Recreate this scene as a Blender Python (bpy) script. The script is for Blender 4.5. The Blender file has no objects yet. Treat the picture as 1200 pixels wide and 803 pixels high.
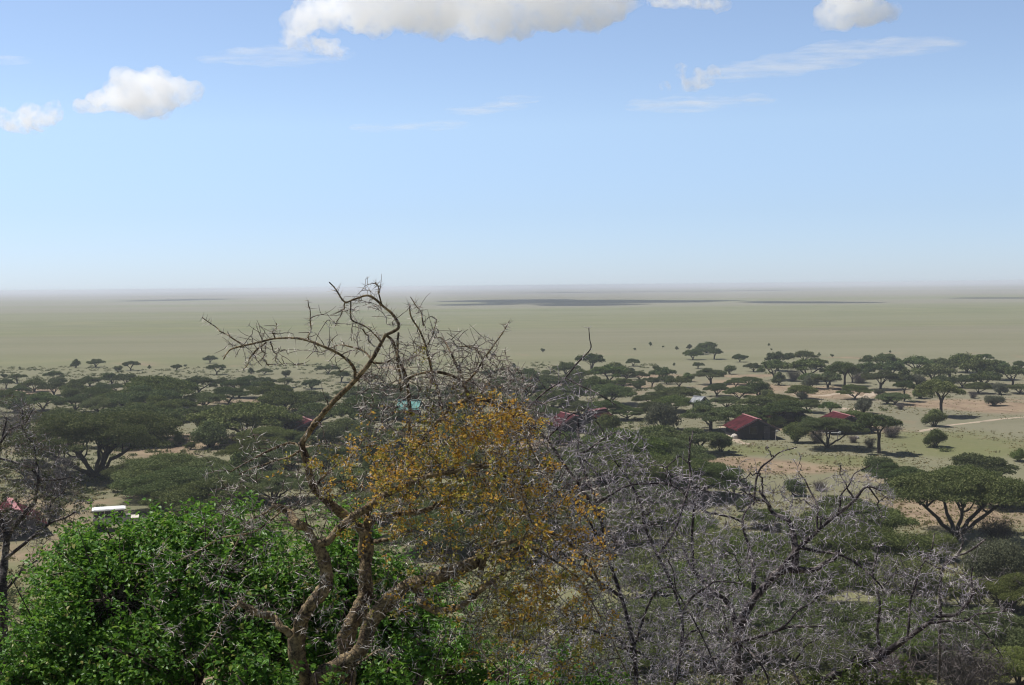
import bpy, math, random
import numpy as np
from mathutils import Matrix, Vector, noise as mnoise

SC = bpy.context.scene
COL = SC.collection
R = math.radians
F = 1413.0                      # focal length in photograph pixels (1200 wide)
CAM = np.array([0.0, 0.0, 22.0])
SUN_EL, SUN_AZ = R(58), R(-62)  # azimuth measured from the view direction, negative = left
SUN = np.array([math.sin(SUN_AZ)*math.cos(SUN_EL), math.cos(SUN_AZ)*math.cos(SUN_EL), math.sin(SUN_EL)])

# ------------------------------------------------------------------ camera
CM = Matrix.Rotation(R(90-2.69), 4, 'X') @ Matrix.Rotation(R(-0.573), 4, 'Z')
CMn = np.array(CM.to_3x3())
cam = bpy.data.cameras.new('camera'); cam.sensor_width = 36; cam.lens = 36*F/1200
cam.clip_start = 0.1; cam.clip_end = 120000
co = bpy.data.objects.new('camera', cam); COL.objects.link(co)
co.matrix_world = Matrix.Translation(Vector(CAM)) @ CM
SC.camera = co

def ray(px, py):
    v = CMn @ np.array([(px-600)/F, -(py-401.5)/F, -1.0]); return v
def at(px, py, d):
    v = ray(px, py); return CAM + v*(d/v[1])
def proj(P):
    q = (np.asarray(P)-CAM) @ CMn
    return np.stack([600+F*q[...,0]/-q[...,2], 401.5-F*q[...,1]/-q[...,2]], -1)

# ------------------------------------------------------------------ terrain
HD = np.array([-40,0,3,6.5,9,12,20,30,40,55,75,100,130,1e6])
HZ = np.array([17,20.4,20.1,18.9,17.6,15.9,11.5,7.5,4.8,2.2,.7,.15,0,0.])
def ground(x, y):
    x = np.asarray(x, float); y = np.asarray(y, float)
    h = np.interp(y, HD, HZ)
    near = np.clip((400-np.hypot(x, y))/250, 0, 1)*np.clip((np.abs(y)-9)/60, .0, 1)
    h = h + near*(0.28*np.sin(x*.071+1.3)*np.sin(y*.053+.4)+.12*np.sin(x*.19+y*.13))
    return h
def hit(px, py, zoff=0.0):
    v = ray(px, py); d = 40.0
    for _ in range(60):
        p = CAM+v*(d/v[1]); g = float(ground(p[0], p[1]))+zoff
        dn = (g-CAM[2])/(v[2]/v[1])
        d = .5*d+.5*max(dn, 5)
    p = CAM+v*(d/v[1]); return p

# ------------------------------------------------------------------ mesh helpers
class Geo:
    def __init__(s): s.V=[]; s.F={}; s.n=0
    def add(s, V, Fs):
        V=np.asarray(V,float); Fs=np.asarray(Fs,int)
        s.V.append(V); s.F.setdefault(Fs.shape[1],[]).append(Fs+s.n); s.n+=len(V)
def mesh_obj(name, geo, mat, parent=None, smooth=True):
    V=np.concatenate(geo.V); me=bpy.data.meshes.new(name)
    me.vertices.add(len(V)); me.vertices.foreach_set('co', V.astype(np.float32).ravel())
    loops=[]; starts=[]; tot=0
    for k,L in geo.F.items():
        A=np.concatenate(L); loops.append(A.ravel()); starts.append(tot+np.arange(len(A))*k); tot+=A.size
    loops=np.concatenate(loops); starts=np.concatenate(starts)
    me.loops.add(len(loops)); me.loops.foreach_set('vertex_index', loops.astype(np.int32))
    me.polygons.add(len(starts)); me.polygons.foreach_set('loop_start', starts.astype(np.int32))
    me.update(calc_edges=True); me.validate()
    me.polygons.foreach_set('use_smooth', np.full(len(me.polygons), smooth))
    me.materials.append(mat)
    o=bpy.data.objects.new(name, me); COL.objects.link(o)
    if parent is not None: o.parent=parent
    return o
def tag(o, label=None, cat=None, group=None, kind=None):
    for k,v in (('label',label),('category',cat),('group',group),('kind',kind)):
        if v: o[k]=v
    return o
def empty(name, loc=(0,0,0), rz=0.0):
    o=bpy.data.objects.new(name,None); COL.objects.link(o); o.location=loc; o.rotation_euler=(0,0,rz)
    o.empty_display_size=.2; return o
def box(geo, x0,x1,y0,y1,z0,z1, M=None):
    V=np.array([[x,y,z] for z in (z0,z1) for y in (y0,y1) for x in (x0,x1)],float)
    if M is not None: V=V@np.array(M)[:3,:3].T+np.array(M)[:3,3]
    geo.add(V,[[0,2,3,1],[4,5,7,6],[0,1,5,4],[2,6,7,3],[0,4,6,2],[1,3,7,5]])
def tube(geo, P, rad, k=5, rough=0.):
    P=np.asarray(P,float); n=len(P); rad=np.broadcast_to(rad,(n,))
    T=np.gradient(P,axis=0); T/= (np.linalg.norm(T,axis=1,keepdims=True)+1e-12)
    m=np.abs(T.mean(0)); ref=np.zeros(3); ref[int(np.argmin(m))]=1
    U=np.cross(T,ref); U/=(np.linalg.norm(U,axis=1,keepdims=True)+1e-12); W=np.cross(T,U)
    a=np.arange(k)*2*math.pi/k
    V=P[:,None]+rad[:,None,None]*(np.cos(a)[None,:,None]*U[:,None]+np.sin(a)[None,:,None]*W[:,None])
    if rough:
        D=V-P[:,None]; q=V.reshape(-1,3); nz=np.array([mnoise.noise(Vector((v[0]*26,v[1]*26,v[2]*11)))+.7*mnoise.noise(Vector((v[0]*70,v[1]*70,v[2]*24))) for v in q]).reshape(n,k,1)
        V=P[:,None]+D*(1+rough*nz)
    i=np.arange(n-1)[:,None]*k; j=np.arange(k)[None]; j2=(j+1)%k
    Fq=np.stack([i+j,i+j2,i+k+j2,i+k+j],-1).reshape(-1,4)
    geo.add(V.reshape(-1,3),Fq)
    geo.add(P[-1:]+T[-1:]*rad[-1],np.zeros((0,3),int))
    e=geo.n-1; b=geo.n-1-k
    geo.F.setdefault(3,[]).append(np.array([[b+q,b+(q+1)%k,e] for q in range(k)]))
def crom(P, sub=5):
    P=np.asarray(P,float)
    if len(P)<3: 
        t=np.linspace(0,1,sub+1)[:,None]; return P[0]*(1-t)+P[-1]*t
    Q=np.vstack([2*P[0]-P[1],P,2*P[-1]-P[-2]]); out=[]
    for i in range(1,len(Q)-2):
        p0,p1,p2,p3=Q[i-1:i+3]
        for t in np.linspace(0,1,sub,endpoint=False):
            out.append(.5*((2*p1)+(-p0+p2)*t+(2*p0-5*p1+4*p2-p3)*t*t+(-p0+3*p1-3*p2+p3)*t**3))
    out.append(P[-1]); return np.array(out)
def unit(v): return v/(np.linalg.norm(v,axis=-1,keepdims=True)+1e-12)
def quads(geo, C, N, A, sx, sy, fold=None):
    """diamond leaves: centre C, normal N, long axis A"""
    A=unit(A-N*np.sum(A*N,1,keepdims=True)); B=np.cross(N,A)
    sx=np.broadcast_to(sx,(len(C),))[:,None]; sy=np.broadcast_to(sy,(len(C),))[:,None]
    V=np.stack([C-A*sx, C+B*sy+N*sy*.25, C+A*sx, C-B*sy+N*sy*.25],1)
    geo.add(V.reshape(-1,3), np.arange(len(C)*4).reshape(-1,4))
def leaves6(geo, C, N, A, L, W):
    """pointed leaves with a fold along the midrib: C is the stalk end"""
    A=unit(A-N*np.sum(A*N,1,keepdims=True)); B=np.cross(N,A)
    L=np.broadcast_to(L,(len(C),))[:,None]; W=np.broadcast_to(W,(len(C),))[:,None]
    V=np.stack([C, C+A*L*.35+B*W+N*W*.5, C+A*L*.72+B*W*.8+N*W*.3, C+A*L-N*L*.12, C+A*L*.72-B*W*.8+N*W*.3, C+A*L*.35-B*W+N*W*.5],1)
    n=np.arange(len(C))[:,None]*6
    geo.add(V.reshape(-1,3), np.concatenate([n+np.array([[0,3,2,1]]),n+np.array([[0,5,4,3]])]))

# ------------------------------------------------------------------ material helpers
def mat(name):
    m=bpy.data.materials.new(name); m.use_nodes=True; nt=m.node_tree; nt.nodes.clear()
    return m,nt
def nd(nt,t,**k):
    n=nt.nodes.new(t)
    for a,v in k.items():
        if a.startswith('i_'):
            n.inputs[a[2:].replace('_',' ')].default_value=v
        else: setattr(n,a,v)
    return n
def math_(nt,op,a,b=None,c=None,clamp=False):
    n=nt.nodes.new('ShaderNodeMath'); n.operation=op; n.use_clamp=clamp
    for i,v in enumerate((a,b,c)):
        if v is None: continue
        if isinstance(v,(int,float)): n.inputs[i].default_value=v
        else: nt.links.new(v,n.inputs[i])
    return n.outputs[0]
def mixc(nt,f,a,b,mode='MIX'):
    n=nt.nodes.new('ShaderNodeMix'); n.data_type='RGBA'; n.blend_type=mode; n.clamp_factor=True
    for i,v in ((0,f),(6,a),(7,b)):
        if isinstance(v,(int,float)): n.inputs[i].default_value=v
        elif isinstance(v,tuple): n.inputs[i].default_value=(*v,1) if len(v)==3 else v
        else: nt.links.new(v,n.inputs[i])
    return n.outputs[2]
def maprange(nt,v,a,b,c=0.,d=1.,smooth=True):
    n=nt.nodes.new('ShaderNodeMapRange'); n.interpolation_type='SMOOTHSTEP' if smooth else 'LINEAR'
    nt.links.new(v,n.inputs[0])
    for i,x in zip((1,2,3,4),(a,b,c,d)): n.inputs[i].default_value=x
    return n.outputs[0]
def noise(nt,vec,scale,detail=3,rough=.55,dist=0):
    n=nd(nt,'ShaderNodeTexNoise'); n.inputs['Scale'].default_value=scale; n.inputs['Detail'].default_value=detail
    n.inputs['Roughness'].default_value=rough; n.inputs['Distortion'].default_value=dist
    if vec is not None: nt.links.new(vec,n.inputs['Vector'])
    return n.outputs['Fac']
def mapping(nt,vec,scale=(1,1,1),loc=(0,0,0)):
    n=nd(nt,'ShaderNodeMapping'); n.inputs['Scale'].default_value=scale; n.inputs['Location'].default_value=loc
    nt.links.new(vec,n.inputs['Vector']); return n.outputs[0]
def ramp(nt,f,stops):
    n=nd(nt,'ShaderNodeValToRGB'); cr=n.color_ramp
    while len(cr.elements)<len(stops): cr.elements.new(.5)
    for e,(p,c) in zip(cr.elements,stops): e.position=p; e.color=(*c,1)
    nt.links.new(f,n.inputs[0]); return n.outputs[0]

def leaf_mat(name, stops, rough=.55, trans=.25, tcol=None, spec=.3, objvar=.5):
    m,nt=mat(name)
    g=nd(nt,'ShaderNodeNewGeometry'); oi=nd(nt,'ShaderNodeObjectInfo')
    c=ramp(nt,g.outputs['Random Per Island'],stops)
    hs=nd(nt,'ShaderNodeHueSaturation')
    nt.links.new(c,hs.inputs['Color'])
    nt.links.new(maprange(nt,oi.outputs['Random'],0,1,1-objvar*.5,1+objvar*.5,False),hs.inputs['Value'])
    r2=math_(nt,'FRACT',math_(nt,'MULTIPLY',oi.outputs['Random'],7.31))
    nt.links.new(maprange(nt,r2,0,1,.5-objvar*.05,.5+objvar*.035,False),hs.inputs['Hue'])
    r3=math_(nt,'FRACT',math_(nt,'MULTIPLY',oi.outputs['Random'],13.7))
    nt.links.new(maprange(nt,r3,0,1,1-objvar*.4,1+objvar*.1,False),hs.inputs['Saturation'])
    p=nd(nt,'ShaderNodeBsdfPrincipled'); nt.links.new(hs.outputs[0],p.inputs['Base Color'])
    p.inputs['Roughness'].default_value=rough; p.inputs['Specular IOR Level'].default_value=spec
    t=nd(nt,'ShaderNodeBsdfTranslucent')
    nt.links.new(mixc(nt,.5,hs.outputs[0],tcol or (.25,.3,.05),'MIX'),t.inputs[0])
    mx=nd(nt,'ShaderNodeMixShader'); mx.inputs[0].default_value=trans
    nt.links.new(p.outputs[0],mx.inputs[1]); nt.links.new(t.outputs[0],mx.inputs[2])
    o=nd(nt,'ShaderNodeOutputMaterial'); nt.links.new(mx.outputs[0],o.inputs[0]); return m
def bark_mat(name, dark, light, scale=30, thr=(.45,.7), rough=.9, bump=.4):
    m,nt=mat(name)
    tc=nd(nt,'ShaderNodeTexCoord').outputs['Object']
    n1=noise(nt,tc,scale,5,.65,.6); n2=noise(nt,tc,scale*.22,3,.6)
    f=maprange(nt,math_(nt,'ADD',math_(nt,'MULTIPLY',n1,.6),math_(nt,'MULTIPLY',n2,.45)),*thr)
    c=mixc(nt,f,dark,light)
    p=nd(nt,'ShaderNodeBsdfPrincipled'); nt.links.new(c,p.inputs['Base Color']); p.inputs['Roughness'].default_value=rough
    p.inputs['Specular IOR Level'].default_value=.2
    b=nd(nt,'ShaderNodeBump'); b.inputs['Strength'].default_value=bump; b.inputs['Distance'].default_value=.02
    nt.links.new(n1,b.inputs['Height']); nt.links.new(b.outputs[0],p.inputs['Normal'])
    o=nd(nt,'ShaderNodeOutputMaterial'); nt.links.new(p.outputs[0],o.inputs[0]); return m
def plain_mat(name, col, rough=.7, var=.25, scale=2.0, spec=.3):
    m,nt=mat(name); tc=nd(nt,'ShaderNodeTexCoord').outputs['Object']
    n1=noise(nt,tc,scale,5,.65)
    c=mixc(nt,maprange(nt,n1,.3,.75),tuple(x*(1-var) for x in col),tuple(min(1,x*(1+var)) for x in col))
    p=nd(nt,'ShaderNodeBsdfPrincipled'); nt.links.new(c,p.inputs['Base Color']); p.inputs['Roughness'].default_value=rough
    p.inputs['Specular IOR Level'].default_value=spec
    o=nd(nt,'ShaderNodeOutputMaterial'); nt.links.new(p.outputs[0],o.inputs[0]); return m

M_ACA =leaf_mat('acacia_leaf',[(0,(.066,.09,.026)),(.5,(.105,.135,.04)),(1,(.165,.185,.065))],.85,.15,(.16,.22,.05),.06)
M_DARK=leaf_mat('dark_leaf',[(0,(.055,.078,.026)),(.6,(.09,.12,.036)),(1,(.14,.165,.055))],.85,.15,(.14,.19,.05),.06)
M_GREY=leaf_mat('grey_leaf',[(0,(.07,.078,.05)),(.6,(.11,.118,.07)),(1,(.16,.165,.1))],.85,.2,(.14,.15,.08),.06)
M_TWGY=leaf_mat('bare_twig',[(0,(.07,.055,.05)),(.6,(.11,.09,.085)),(1,(.18,.155,.14))],.85,.0,(.1,.1,.1))
M_BUSH=leaf_mat('glossy_leaf',[(0,(.035,.085,.012)),(.35,(.06,.155,.018)),(.75,(.11,.245,.03)),(.93,(.2,.33,.05)),(1,(.32,.28,.09))],.5,.32,(.24,.46,.05),.35,.0)
M_OLV =leaf_mat('olive_leaf',[(0,(.05,.075,.02)),(.6,(.09,.12,.03)),(1,(.16,.18,.05))],.5,.3,(.2,.26,.05),.4,.0)
M_YOLV=leaf_mat('yellow_olive_leaf',[(0,(.12,.13,.03)),(.4,(.26,.23,.045)),(.75,(.4,.33,.06)),(1,(.5,.36,.09))],.6,.38,(.5,.45,.07),.4,.0)
M_ORNG=leaf_mat('autumn_leaf',[(0,(.2,.105,.035)),(.25,(.42,.28,.055)),(.5,(.62,.39,.065)),(.75,(.68,.32,.06)),(.9,(.54,.46,.09)),(1,(.8,.58,.17))],.6,.38,(.7,.42,.06),.3,.0)
M_UND =leaf_mat('undergrowth_leaf',[(0,(.06,.078,.026)),(.6,(.1,.122,.04)),(1,(.16,.16,.065))],.85,.15,(.12,.15,.05),.05,0)
M_TRNK=bark_mat('acacia_bark',(.035,.028,.025),(.1,.08,.065),2.2)
M_BARK=bark_mat('thorn_tree_bark',(.05,.035,.026),(.36,.27,.15),60,(.41,.68),.9,.6)
M_TWIG=bark_mat('thorn_tree_twig',(.05,.034,.034),(.24,.18,.15),22)
M_GBRK=bark_mat('grey_bark',(.042,.034,.037),(.36,.31,.28),30,(.5,.72),.9,.6)
M_GTWG=bark_mat('grey_twig',(.11,.09,.106),(.52,.475,.495),20)
M_THRN=plain_mat('pale_thorn',(.52,.47,.42),.6,.3,30)
M_GTHN=plain_mat('grey_thorn',(.47,.43,.44),.7,.3,30)
M_RED =plain_mat('red_roof_paint',(.068,.013,.018),.85,.55,.7,.06)
M_CAP =plain_mat('faded_ridge_cap',(.36,.15,.15),.6,.3,2)
M_WOOD=plain_mat('dark_stained_wood',(.022,.019,.024),.7,.4,2.5)
M_DRKW=plain_mat('window_dark',(.006,.006,.008),.25,.2,2,.5)
M_TRIM=plain_mat('grey_trim',(.09,.08,.09),.7,.3,2)
M_TURQ=plain_mat('turquoise_roof',(.10,.30,.27),.6,.2,1.5)
M_PINK=plain_mat('pink_plaster',(.38,.24,.19),.85,.2,1.5)
M_WHIT=plain_mat('white_paint',(.74,.74,.72),.5,.08,2)
M_DULL=plain_mat('dull_white_metal',(.42,.43,.44),.6,.2,2)
M_PALE=plain_mat('pale_stone',(.55,.5,.44),.85,.2,2)
M_TYRE=plain_mat('rubber',(.02,.02,.02),.85,.2,5)

# ------------------------------------------------------------------ world, sun
W=bpy.data.worlds.new('World'); SC.world=W; W.use_nodes=True; nt=W.node_tree; nt.nodes.clear()
sky=nd(nt,'ShaderNodeTexSky',sky_type='NISHITA'); sky.sun_disc=False
sky.sun_elevation=SUN_EL; sky.sun_rotation=SUN_AZ % (2*math.pi); sky.altitude=1500; sky.air_density=1.0; sky.dust_density=.25; sky.ozone_density=2.5
bg=nd(nt,'ShaderNodeBackground'); bg.inputs[1].default_value=.115
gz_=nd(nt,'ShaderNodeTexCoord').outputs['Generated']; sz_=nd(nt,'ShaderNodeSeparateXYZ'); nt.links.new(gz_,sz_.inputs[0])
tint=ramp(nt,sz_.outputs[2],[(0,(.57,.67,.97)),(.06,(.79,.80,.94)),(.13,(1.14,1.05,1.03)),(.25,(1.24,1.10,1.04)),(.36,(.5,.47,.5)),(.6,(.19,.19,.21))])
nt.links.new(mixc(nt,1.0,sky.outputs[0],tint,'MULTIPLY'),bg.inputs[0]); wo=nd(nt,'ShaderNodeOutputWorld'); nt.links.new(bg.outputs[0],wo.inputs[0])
sl=bpy.data.lights.new('sun','SUN'); sl.energy=5.0; sl.angle=R(.53); sl.color=(1,.965,.915)
so=bpy.data.objects.new('sun',sl); COL.objects.link(so)
so.rotation_euler=Vector(SUN).to_track_quat('Z','Y').to_euler(); so.location=(0,0,60)

# ------------------------------------------------------------------ ground sheet
def axis(lim, step0, grow, start=0.):
    a=[start]; s=step0
    while a[-1]<lim: a.append(a[-1]+s); s*=grow
    return np.array(a)
FAR=34000.
ys=np.concatenate([-axis(FAR,3,1.35)[1:][::-1]-40, np.arange(-40,130,2.0), 130+axis(FAR,2.5,1.05)])
xs=axis(FAR,2.5,1.045); xs=np.concatenate([-xs[1:][::-1],xs])
X,Y=np.meshgrid(xs,ys); Z=ground(X,Y)
nx,ny=len(xs),len(ys); g=Geo()
i=np.arange(ny-1)[:,None]*nx+np.arange(nx-1)[None]
g.add(np.stack([X,Y,Z],-1).reshape(-1,3), np.stack([i,i+1,i+nx+1,i+nx],-1).reshape(-1,4))
m,nt=mat('savanna_ground')
P=nd(nt,'ShaderNodeNewGeometry').outputs['Position']
def ellipse_mask(nt,P,px,py,rx,ry,soft=.5):
    c=hit(px,py); d=c[1]; sx=rx*d/F; d2=abs(hit(px,py-ry)[1]-hit(px,py+ry)[1])/2
    v=nd(nt,'ShaderNodeVectorMath',operation='SUBTRACT'); nt.links.new(P,v.inputs[0]); v.inputs[1].default_value=tuple(c)
    v2=nd(nt,'ShaderNodeVectorMath',operation='MULTIPLY'); nt.links.new(v.outputs[0],v2.inputs[0]); v2.inputs[1].default_value=(1/sx,1/d2,0)
    l=nd(nt,'ShaderNodeVectorMath',operation='LENGTH'); nt.links.new(v2.outputs[0],l.inputs[0])
    return l.outputs['Value']
sep=nd(nt,'ShaderNodeSeparateXYZ'); nt.links.new(P,sep.inputs[0])
n_big=noise(nt,mapping(nt,P,(1/900,1/260,0)),1,4,.55)
n_band=noise(nt,mapping(nt,P,(1/4500,1/600,0),(3,7,0)),1,4,.6)
n_mid=noise(nt,mapping(nt,P,(1/38,1/30,1/30)),1,5,.6,.4)
n_soil=noise(nt,mapping(nt,P,(1/26,1/34,0),(5.2,1.1,0)),1,4,.6,.5)
n_fine=noise(nt,mapping(nt,P,(1/.8,1/.8,1/.8)),1,5,.7)
n_tuft=noise(nt,mapping(nt,P,(1/3.2,1/4,0)),1,4,.7)
grass=mixc(nt,maprange(nt,n_mid,.35,.65),(.115,.133,.05),(.17,.17,.078))
grass=mixc(nt,maprange(nt,n_big,.38,.62),grass,(.165,.167,.095))
grass=mixc(nt,math_(nt,'MULTIPLY',maprange(nt,n_band,.42,.6),.7),grass,(.19,.172,.13))
soil=mixc(nt,maprange(nt,n_tuft,.35,.7),(.19,.137,.095),(.29,.222,.15))
# bare earth: patches among the trees, each where the photograph shows open brown soil
dist=math_(nt,'MULTIPLY',maprange(nt,sep.outputs[1],150,420,1,0),1.0)
f=maprange(nt,math_(nt,'ADD',n_soil,math_(nt,'MULTIPLY',dist,.05)),.585,.72)
for (px,py,rx,ry) in ((200,522,75,14),(20,460,60,6),(1110,600,120,22),(930,548,110,9),(870,545,60,8),(985,462,80,9),(1150,475,90,9),(660,450,120,7),(870,455,50,12),(620,520,90,8),(310,520,120,9)):
    e=ellipse_mask(nt,P,px,py,rx,ry)
    e=math_(nt,'ADD',e,math_(nt,'MULTIPLY',math_(nt,'SUBTRACT',n_soil,.5),2.2))
    f=math_(nt,'MAXIMUM',f,maprange(nt,e,.55,1.15,1,0))
for (px,py,rx,ry) in ((1130,520,110,16),(1000,540,60,8),(880,527,60,6)):
    e=ellipse_mask(nt,P,px,py,rx,ry)
    e=math_(nt,'ADD',e,math_(nt,'MULTIPLY',math_(nt,'SUBTRACT',n_mid,.5),2.))
    f=math_(nt,'MULTIPLY',f,maprange(nt,e,.5,1.2,.15,1))
    grass=mixc(nt,math_(nt,'MULTIPLY',maprange(nt,e,.5,1.2,1,0),.7),grass,(.125,.135,.05))
f=math_(nt,'MULTIPLY',f,maprange(nt,sep.outputs[1],330,430,1,0))
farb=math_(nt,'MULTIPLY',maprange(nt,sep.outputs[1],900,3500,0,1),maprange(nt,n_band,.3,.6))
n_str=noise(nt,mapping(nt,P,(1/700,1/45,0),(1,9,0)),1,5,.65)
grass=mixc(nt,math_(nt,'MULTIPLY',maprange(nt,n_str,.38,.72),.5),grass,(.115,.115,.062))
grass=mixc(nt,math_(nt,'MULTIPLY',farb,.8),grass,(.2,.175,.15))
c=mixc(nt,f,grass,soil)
c=mixc(nt,math_(nt,'MULTIPLY',maprange(nt,n_fine,.45,.8),.35),c,(.25,.21,.13))
c=mixc(nt,math_(nt,'MULTIPLY',maprange(nt,n_tuft,.55,.75),.45),c,(.09,.095,.045))
p=nd(nt,'ShaderNodeBsdfPrincipled'); nt.links.new(c,p.inputs['Base Color']); p.inputs['Roughness'].default_value=.95; p.inputs['Specular IOR Level'].default_value=.05
o=nd(nt,'ShaderNodeOutputMaterial'); nt.links.new(p.outputs[0],o.inputs[0])
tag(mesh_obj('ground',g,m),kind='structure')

# low far hills, barely breaking the horizon
def ridge(name,x0,x1,y,h,seed,width=700):
    rg=np.random.default_rng(seed); n=90; t=np.linspace(0,1,n); g=Geo()
    prof=h*np.sin(np.pi*t)**.6*(.55+.25*np.sin(t*17+seed)+.2*np.sin(t*41+2*seed))
    rows=[]
    for k,(oy,s) in enumerate(((-width,-.05),(-.4*width,.6),(0,1),(.5*width,.5),(width,-.05))):
        rows.append(np.stack([x0+(x1-x0)*t, np.full(n,y+oy)+150*np.sin(t*9+k), prof*s-(1.0 if s<0 else 0)],-1))
    V=np.concatenate(rows); i=np.arange(4)[:,None]*n+np.arange(n-1)[None]
    g.add(V,np.stack([i,i+1,i+n+1,i+n],-1).reshape(-1,4))
    tag(mesh_obj(name,g,M_HILL),kind='structure')
M_HILL=plain_mat('far_hill',(.16,.15,.1),.95,.2,.003)
ridge('hills',-9000,2600,20500,11,1); ridge('hills',400,2600,18500,14,2); ridge('hills',3600,8400,19500,18,3); ridge('hills',5200,11000,24000,19,5)

# paths: thin sheets of pale earth lying on the ground
M_PATH=plain_mat('pale_path_earth',(.36,.29,.215),.95,.2,.9)
def path(pts,w,name='path'):
    C=crom(np.array([hit(*q) for q in pts]),8); T=np.gradient(C,axis=0); T[:,2]=0; T=unit(T)
    N=np.stack([-T[:,1],T[:,0],T[:,2]*0],-1); rg=np.random.default_rng(len(pts)); n=len(C)
    cols=[]
    for s in (-1,-.5,0,.5,1):
        ww=w*.5*s*(1+.25*rg.standard_normal(n)*abs(s)); Q=C+N*ww[:,None]
        Q[:,2]=ground(Q[:,0],Q[:,1])+.03-.06*abs(s)**3; cols.append(Q)
    V=np.stack(cols,1).reshape(-1,3); i=np.arange(n-1)[:,None]*5+np.arange(4)[None]
    g=Geo(); g.add(V,np.stack([i,i+1,i+6,i+5],-1).reshape(-1,4)); return tag(mesh_obj(name,g,M_PATH),kind='structure')
path([(1075,506),(1110,499),(1150,494),(1215,487)],1.3)
path([(695,513),(720,518),(745,520),(765,516)],2.6)
path([(930,462),(960,464),(990,461),(1010,466),(1030,458)],3.5)
path([(845,500),(858,511),(866,518),(880,521)],1.6)
path([(985,478),(1000,481),(1010,483)],2.5)

# ------------------------------------------------------------------ savanna tree prototypes
def pad_leaves(g, rg, c, pr, pt, n, s, upb=1.1):
    u=rg.random(n)**.5; a=rg.random(n)*2*math.pi
    x=c[0]+pr*u*np.cos(a); y=c[1]+pr*u*np.sin(a)
    top=np.sqrt(np.clip(1-u*u,0,1)); z=c[2]+pt*(top*(.25+.75*rg.random(n))-.25*rg.random(n))+rg.normal(0,pt*.2,n); x=x+rg.normal(0,pr*.10,n); y=y+rg.normal(0,pr*.10,n)
    C=np.stack([x,y,z],-1); N=unit(rg.standard_normal((n,3))+np.array([0,0,upb]))
    quads(g,C,N,rg.standard_normal((n,3)),s*(.6+.8*rg.random(n)),s*(.3+.4*rg.random(n)))
PROTO={}
def proto(key,name,crown_geo,trunk_geo,leafm,barkm=None):
    e=empty(name,(0,-300,-60)); 
    mesh_obj('crown',crown_geo,leafm,e,False); mesh_obj('trunk',trunk_geo,barkm or M_TRNK,e)
    PROTO.setdefault(key,[]).append(e)
def make_umbrella(key,name,seed,H,npad,nleaf,s,limbs,fork,dome,leafm,spread=.36,thick=.23,ell=1.):
    """unit crown diameter"""
    rg=np.random.default_rng(seed); g=Geo(); t=Geo(); pads=[]
    nl=len(limbs) if isinstance(limbs,list) else limbs
    for k in range(npad):
        a=k*2.39996+rg.normal(0,.35); rr=.40*math.sqrt((k+.4)/npad)*(1+rg.normal(0,.10)); pr=rg.uniform(.075,.16)*(1.15-rr*.6)
        z=H-dome*(rr/.42)**2-rg.random()*.11
        pads.append((np.array([rr*math.cos(a),rr*math.sin(a)*ell,z-pr*thick]),pr))
    tot=sum(p[1]**2 for p in pads)
    for c,pr in pads: pad_leaves(g,rg,c,pr,pr*thick*1.6,int(nleaf*pr*pr/tot),s)
    lim=[]; 
    for k in range(nl):
        a=k*2*math.pi/nl+rg.normal(0,.3); rr=spread*rg.uniform(.55,1.0)
        zt=H-dome*(rr/.42)**2-.05; mid=np.array([rr*.45*math.cos(a),rr*.45*math.sin(a)*ell,fork+(zt-fork)*.5])
        base=np.array([.018*math.cos(a),.018*math.sin(a),-.03])
        st=np.array([.02*math.cos(a)*(1 if fork<.1 else .4),.02*math.sin(a),fork])
        p=crom([base,st,mid+rg.normal(0,.015,3),np.array([rr*math.cos(a),rr*math.sin(a)*ell,zt])],5)
        p[3:]+=rg.normal(0,.004,(len(p)-3,3))
        r0=.026/math.sqrt(nl/3); tube(t,p,np.linspace(r0,.006,len(p)),6); lim.append(p)
    if fork>=.1: tube(t,crom([[0,0,-.03],[.006,0,fork*.5],[0,0,fork*1.02]],4),np.linspace(.032,.022,9),7)
    for c,pr in pads:
        best=min(((np.linalg.norm(q-c+np.array([0,0,.08])),tuple(q)) for p in lim for q in p[len(p)//2:]),key=lambda v:v[0])
        q=np.array(best[1]); mid=(q+c)/2+rg.normal(0,.012,3)-np.array([0,0,.015])
        p=crom([q,mid,c],3); tube(t,p,np.linspace(.007,.003,len(p)),4)
    proto(key,name,g,t,leafm)
def make_round(key,name,seed,H,nlob,nleaf,s,leafm,stem=.1,flat=.8):
    rg=np.random.default_rng(seed); g=Geo(); t=Geo()
    for k in range(nlob):
        a=k*2.4+rg.normal(0,.4); rr=.30*math.sqrt((k+.2)/nlob); pr=rg.uniform(.14,.23)
        c=np.array([rr*math.cos(a),rr*math.sin(a),stem+(H-stem-pr*flat)*rg.uniform(.35,1)*(1-.6*(rr/.33)**2)+pr*.2]); n=nleaf//nlob
        d=unit(rg.standard_normal((n,3))); q=(rg.random(n)**.4)[:,None]
        C=c+d*q*pr*np.array([1,1,flat])*(1+.15*rg.standard_normal((n,1))); C[:,2]=np.maximum(C[:,2],.01)
        N=unit(d+.8*rg.standard_normal((n,3))+np.array([0,0,.3])); quads(g,C,N,rg.standard_normal((n,3)),s*(.6+.8*rg.random(n)),s*(.3+.45*rg.random(n)))
        p=crom([[.01*math.cos(a),.01*math.sin(a),-.04],c*.5,c],4); tube(t,p,np.linspace(.02,.006,len(p)),5)
    proto(key,name,g,t,leafm)
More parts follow.
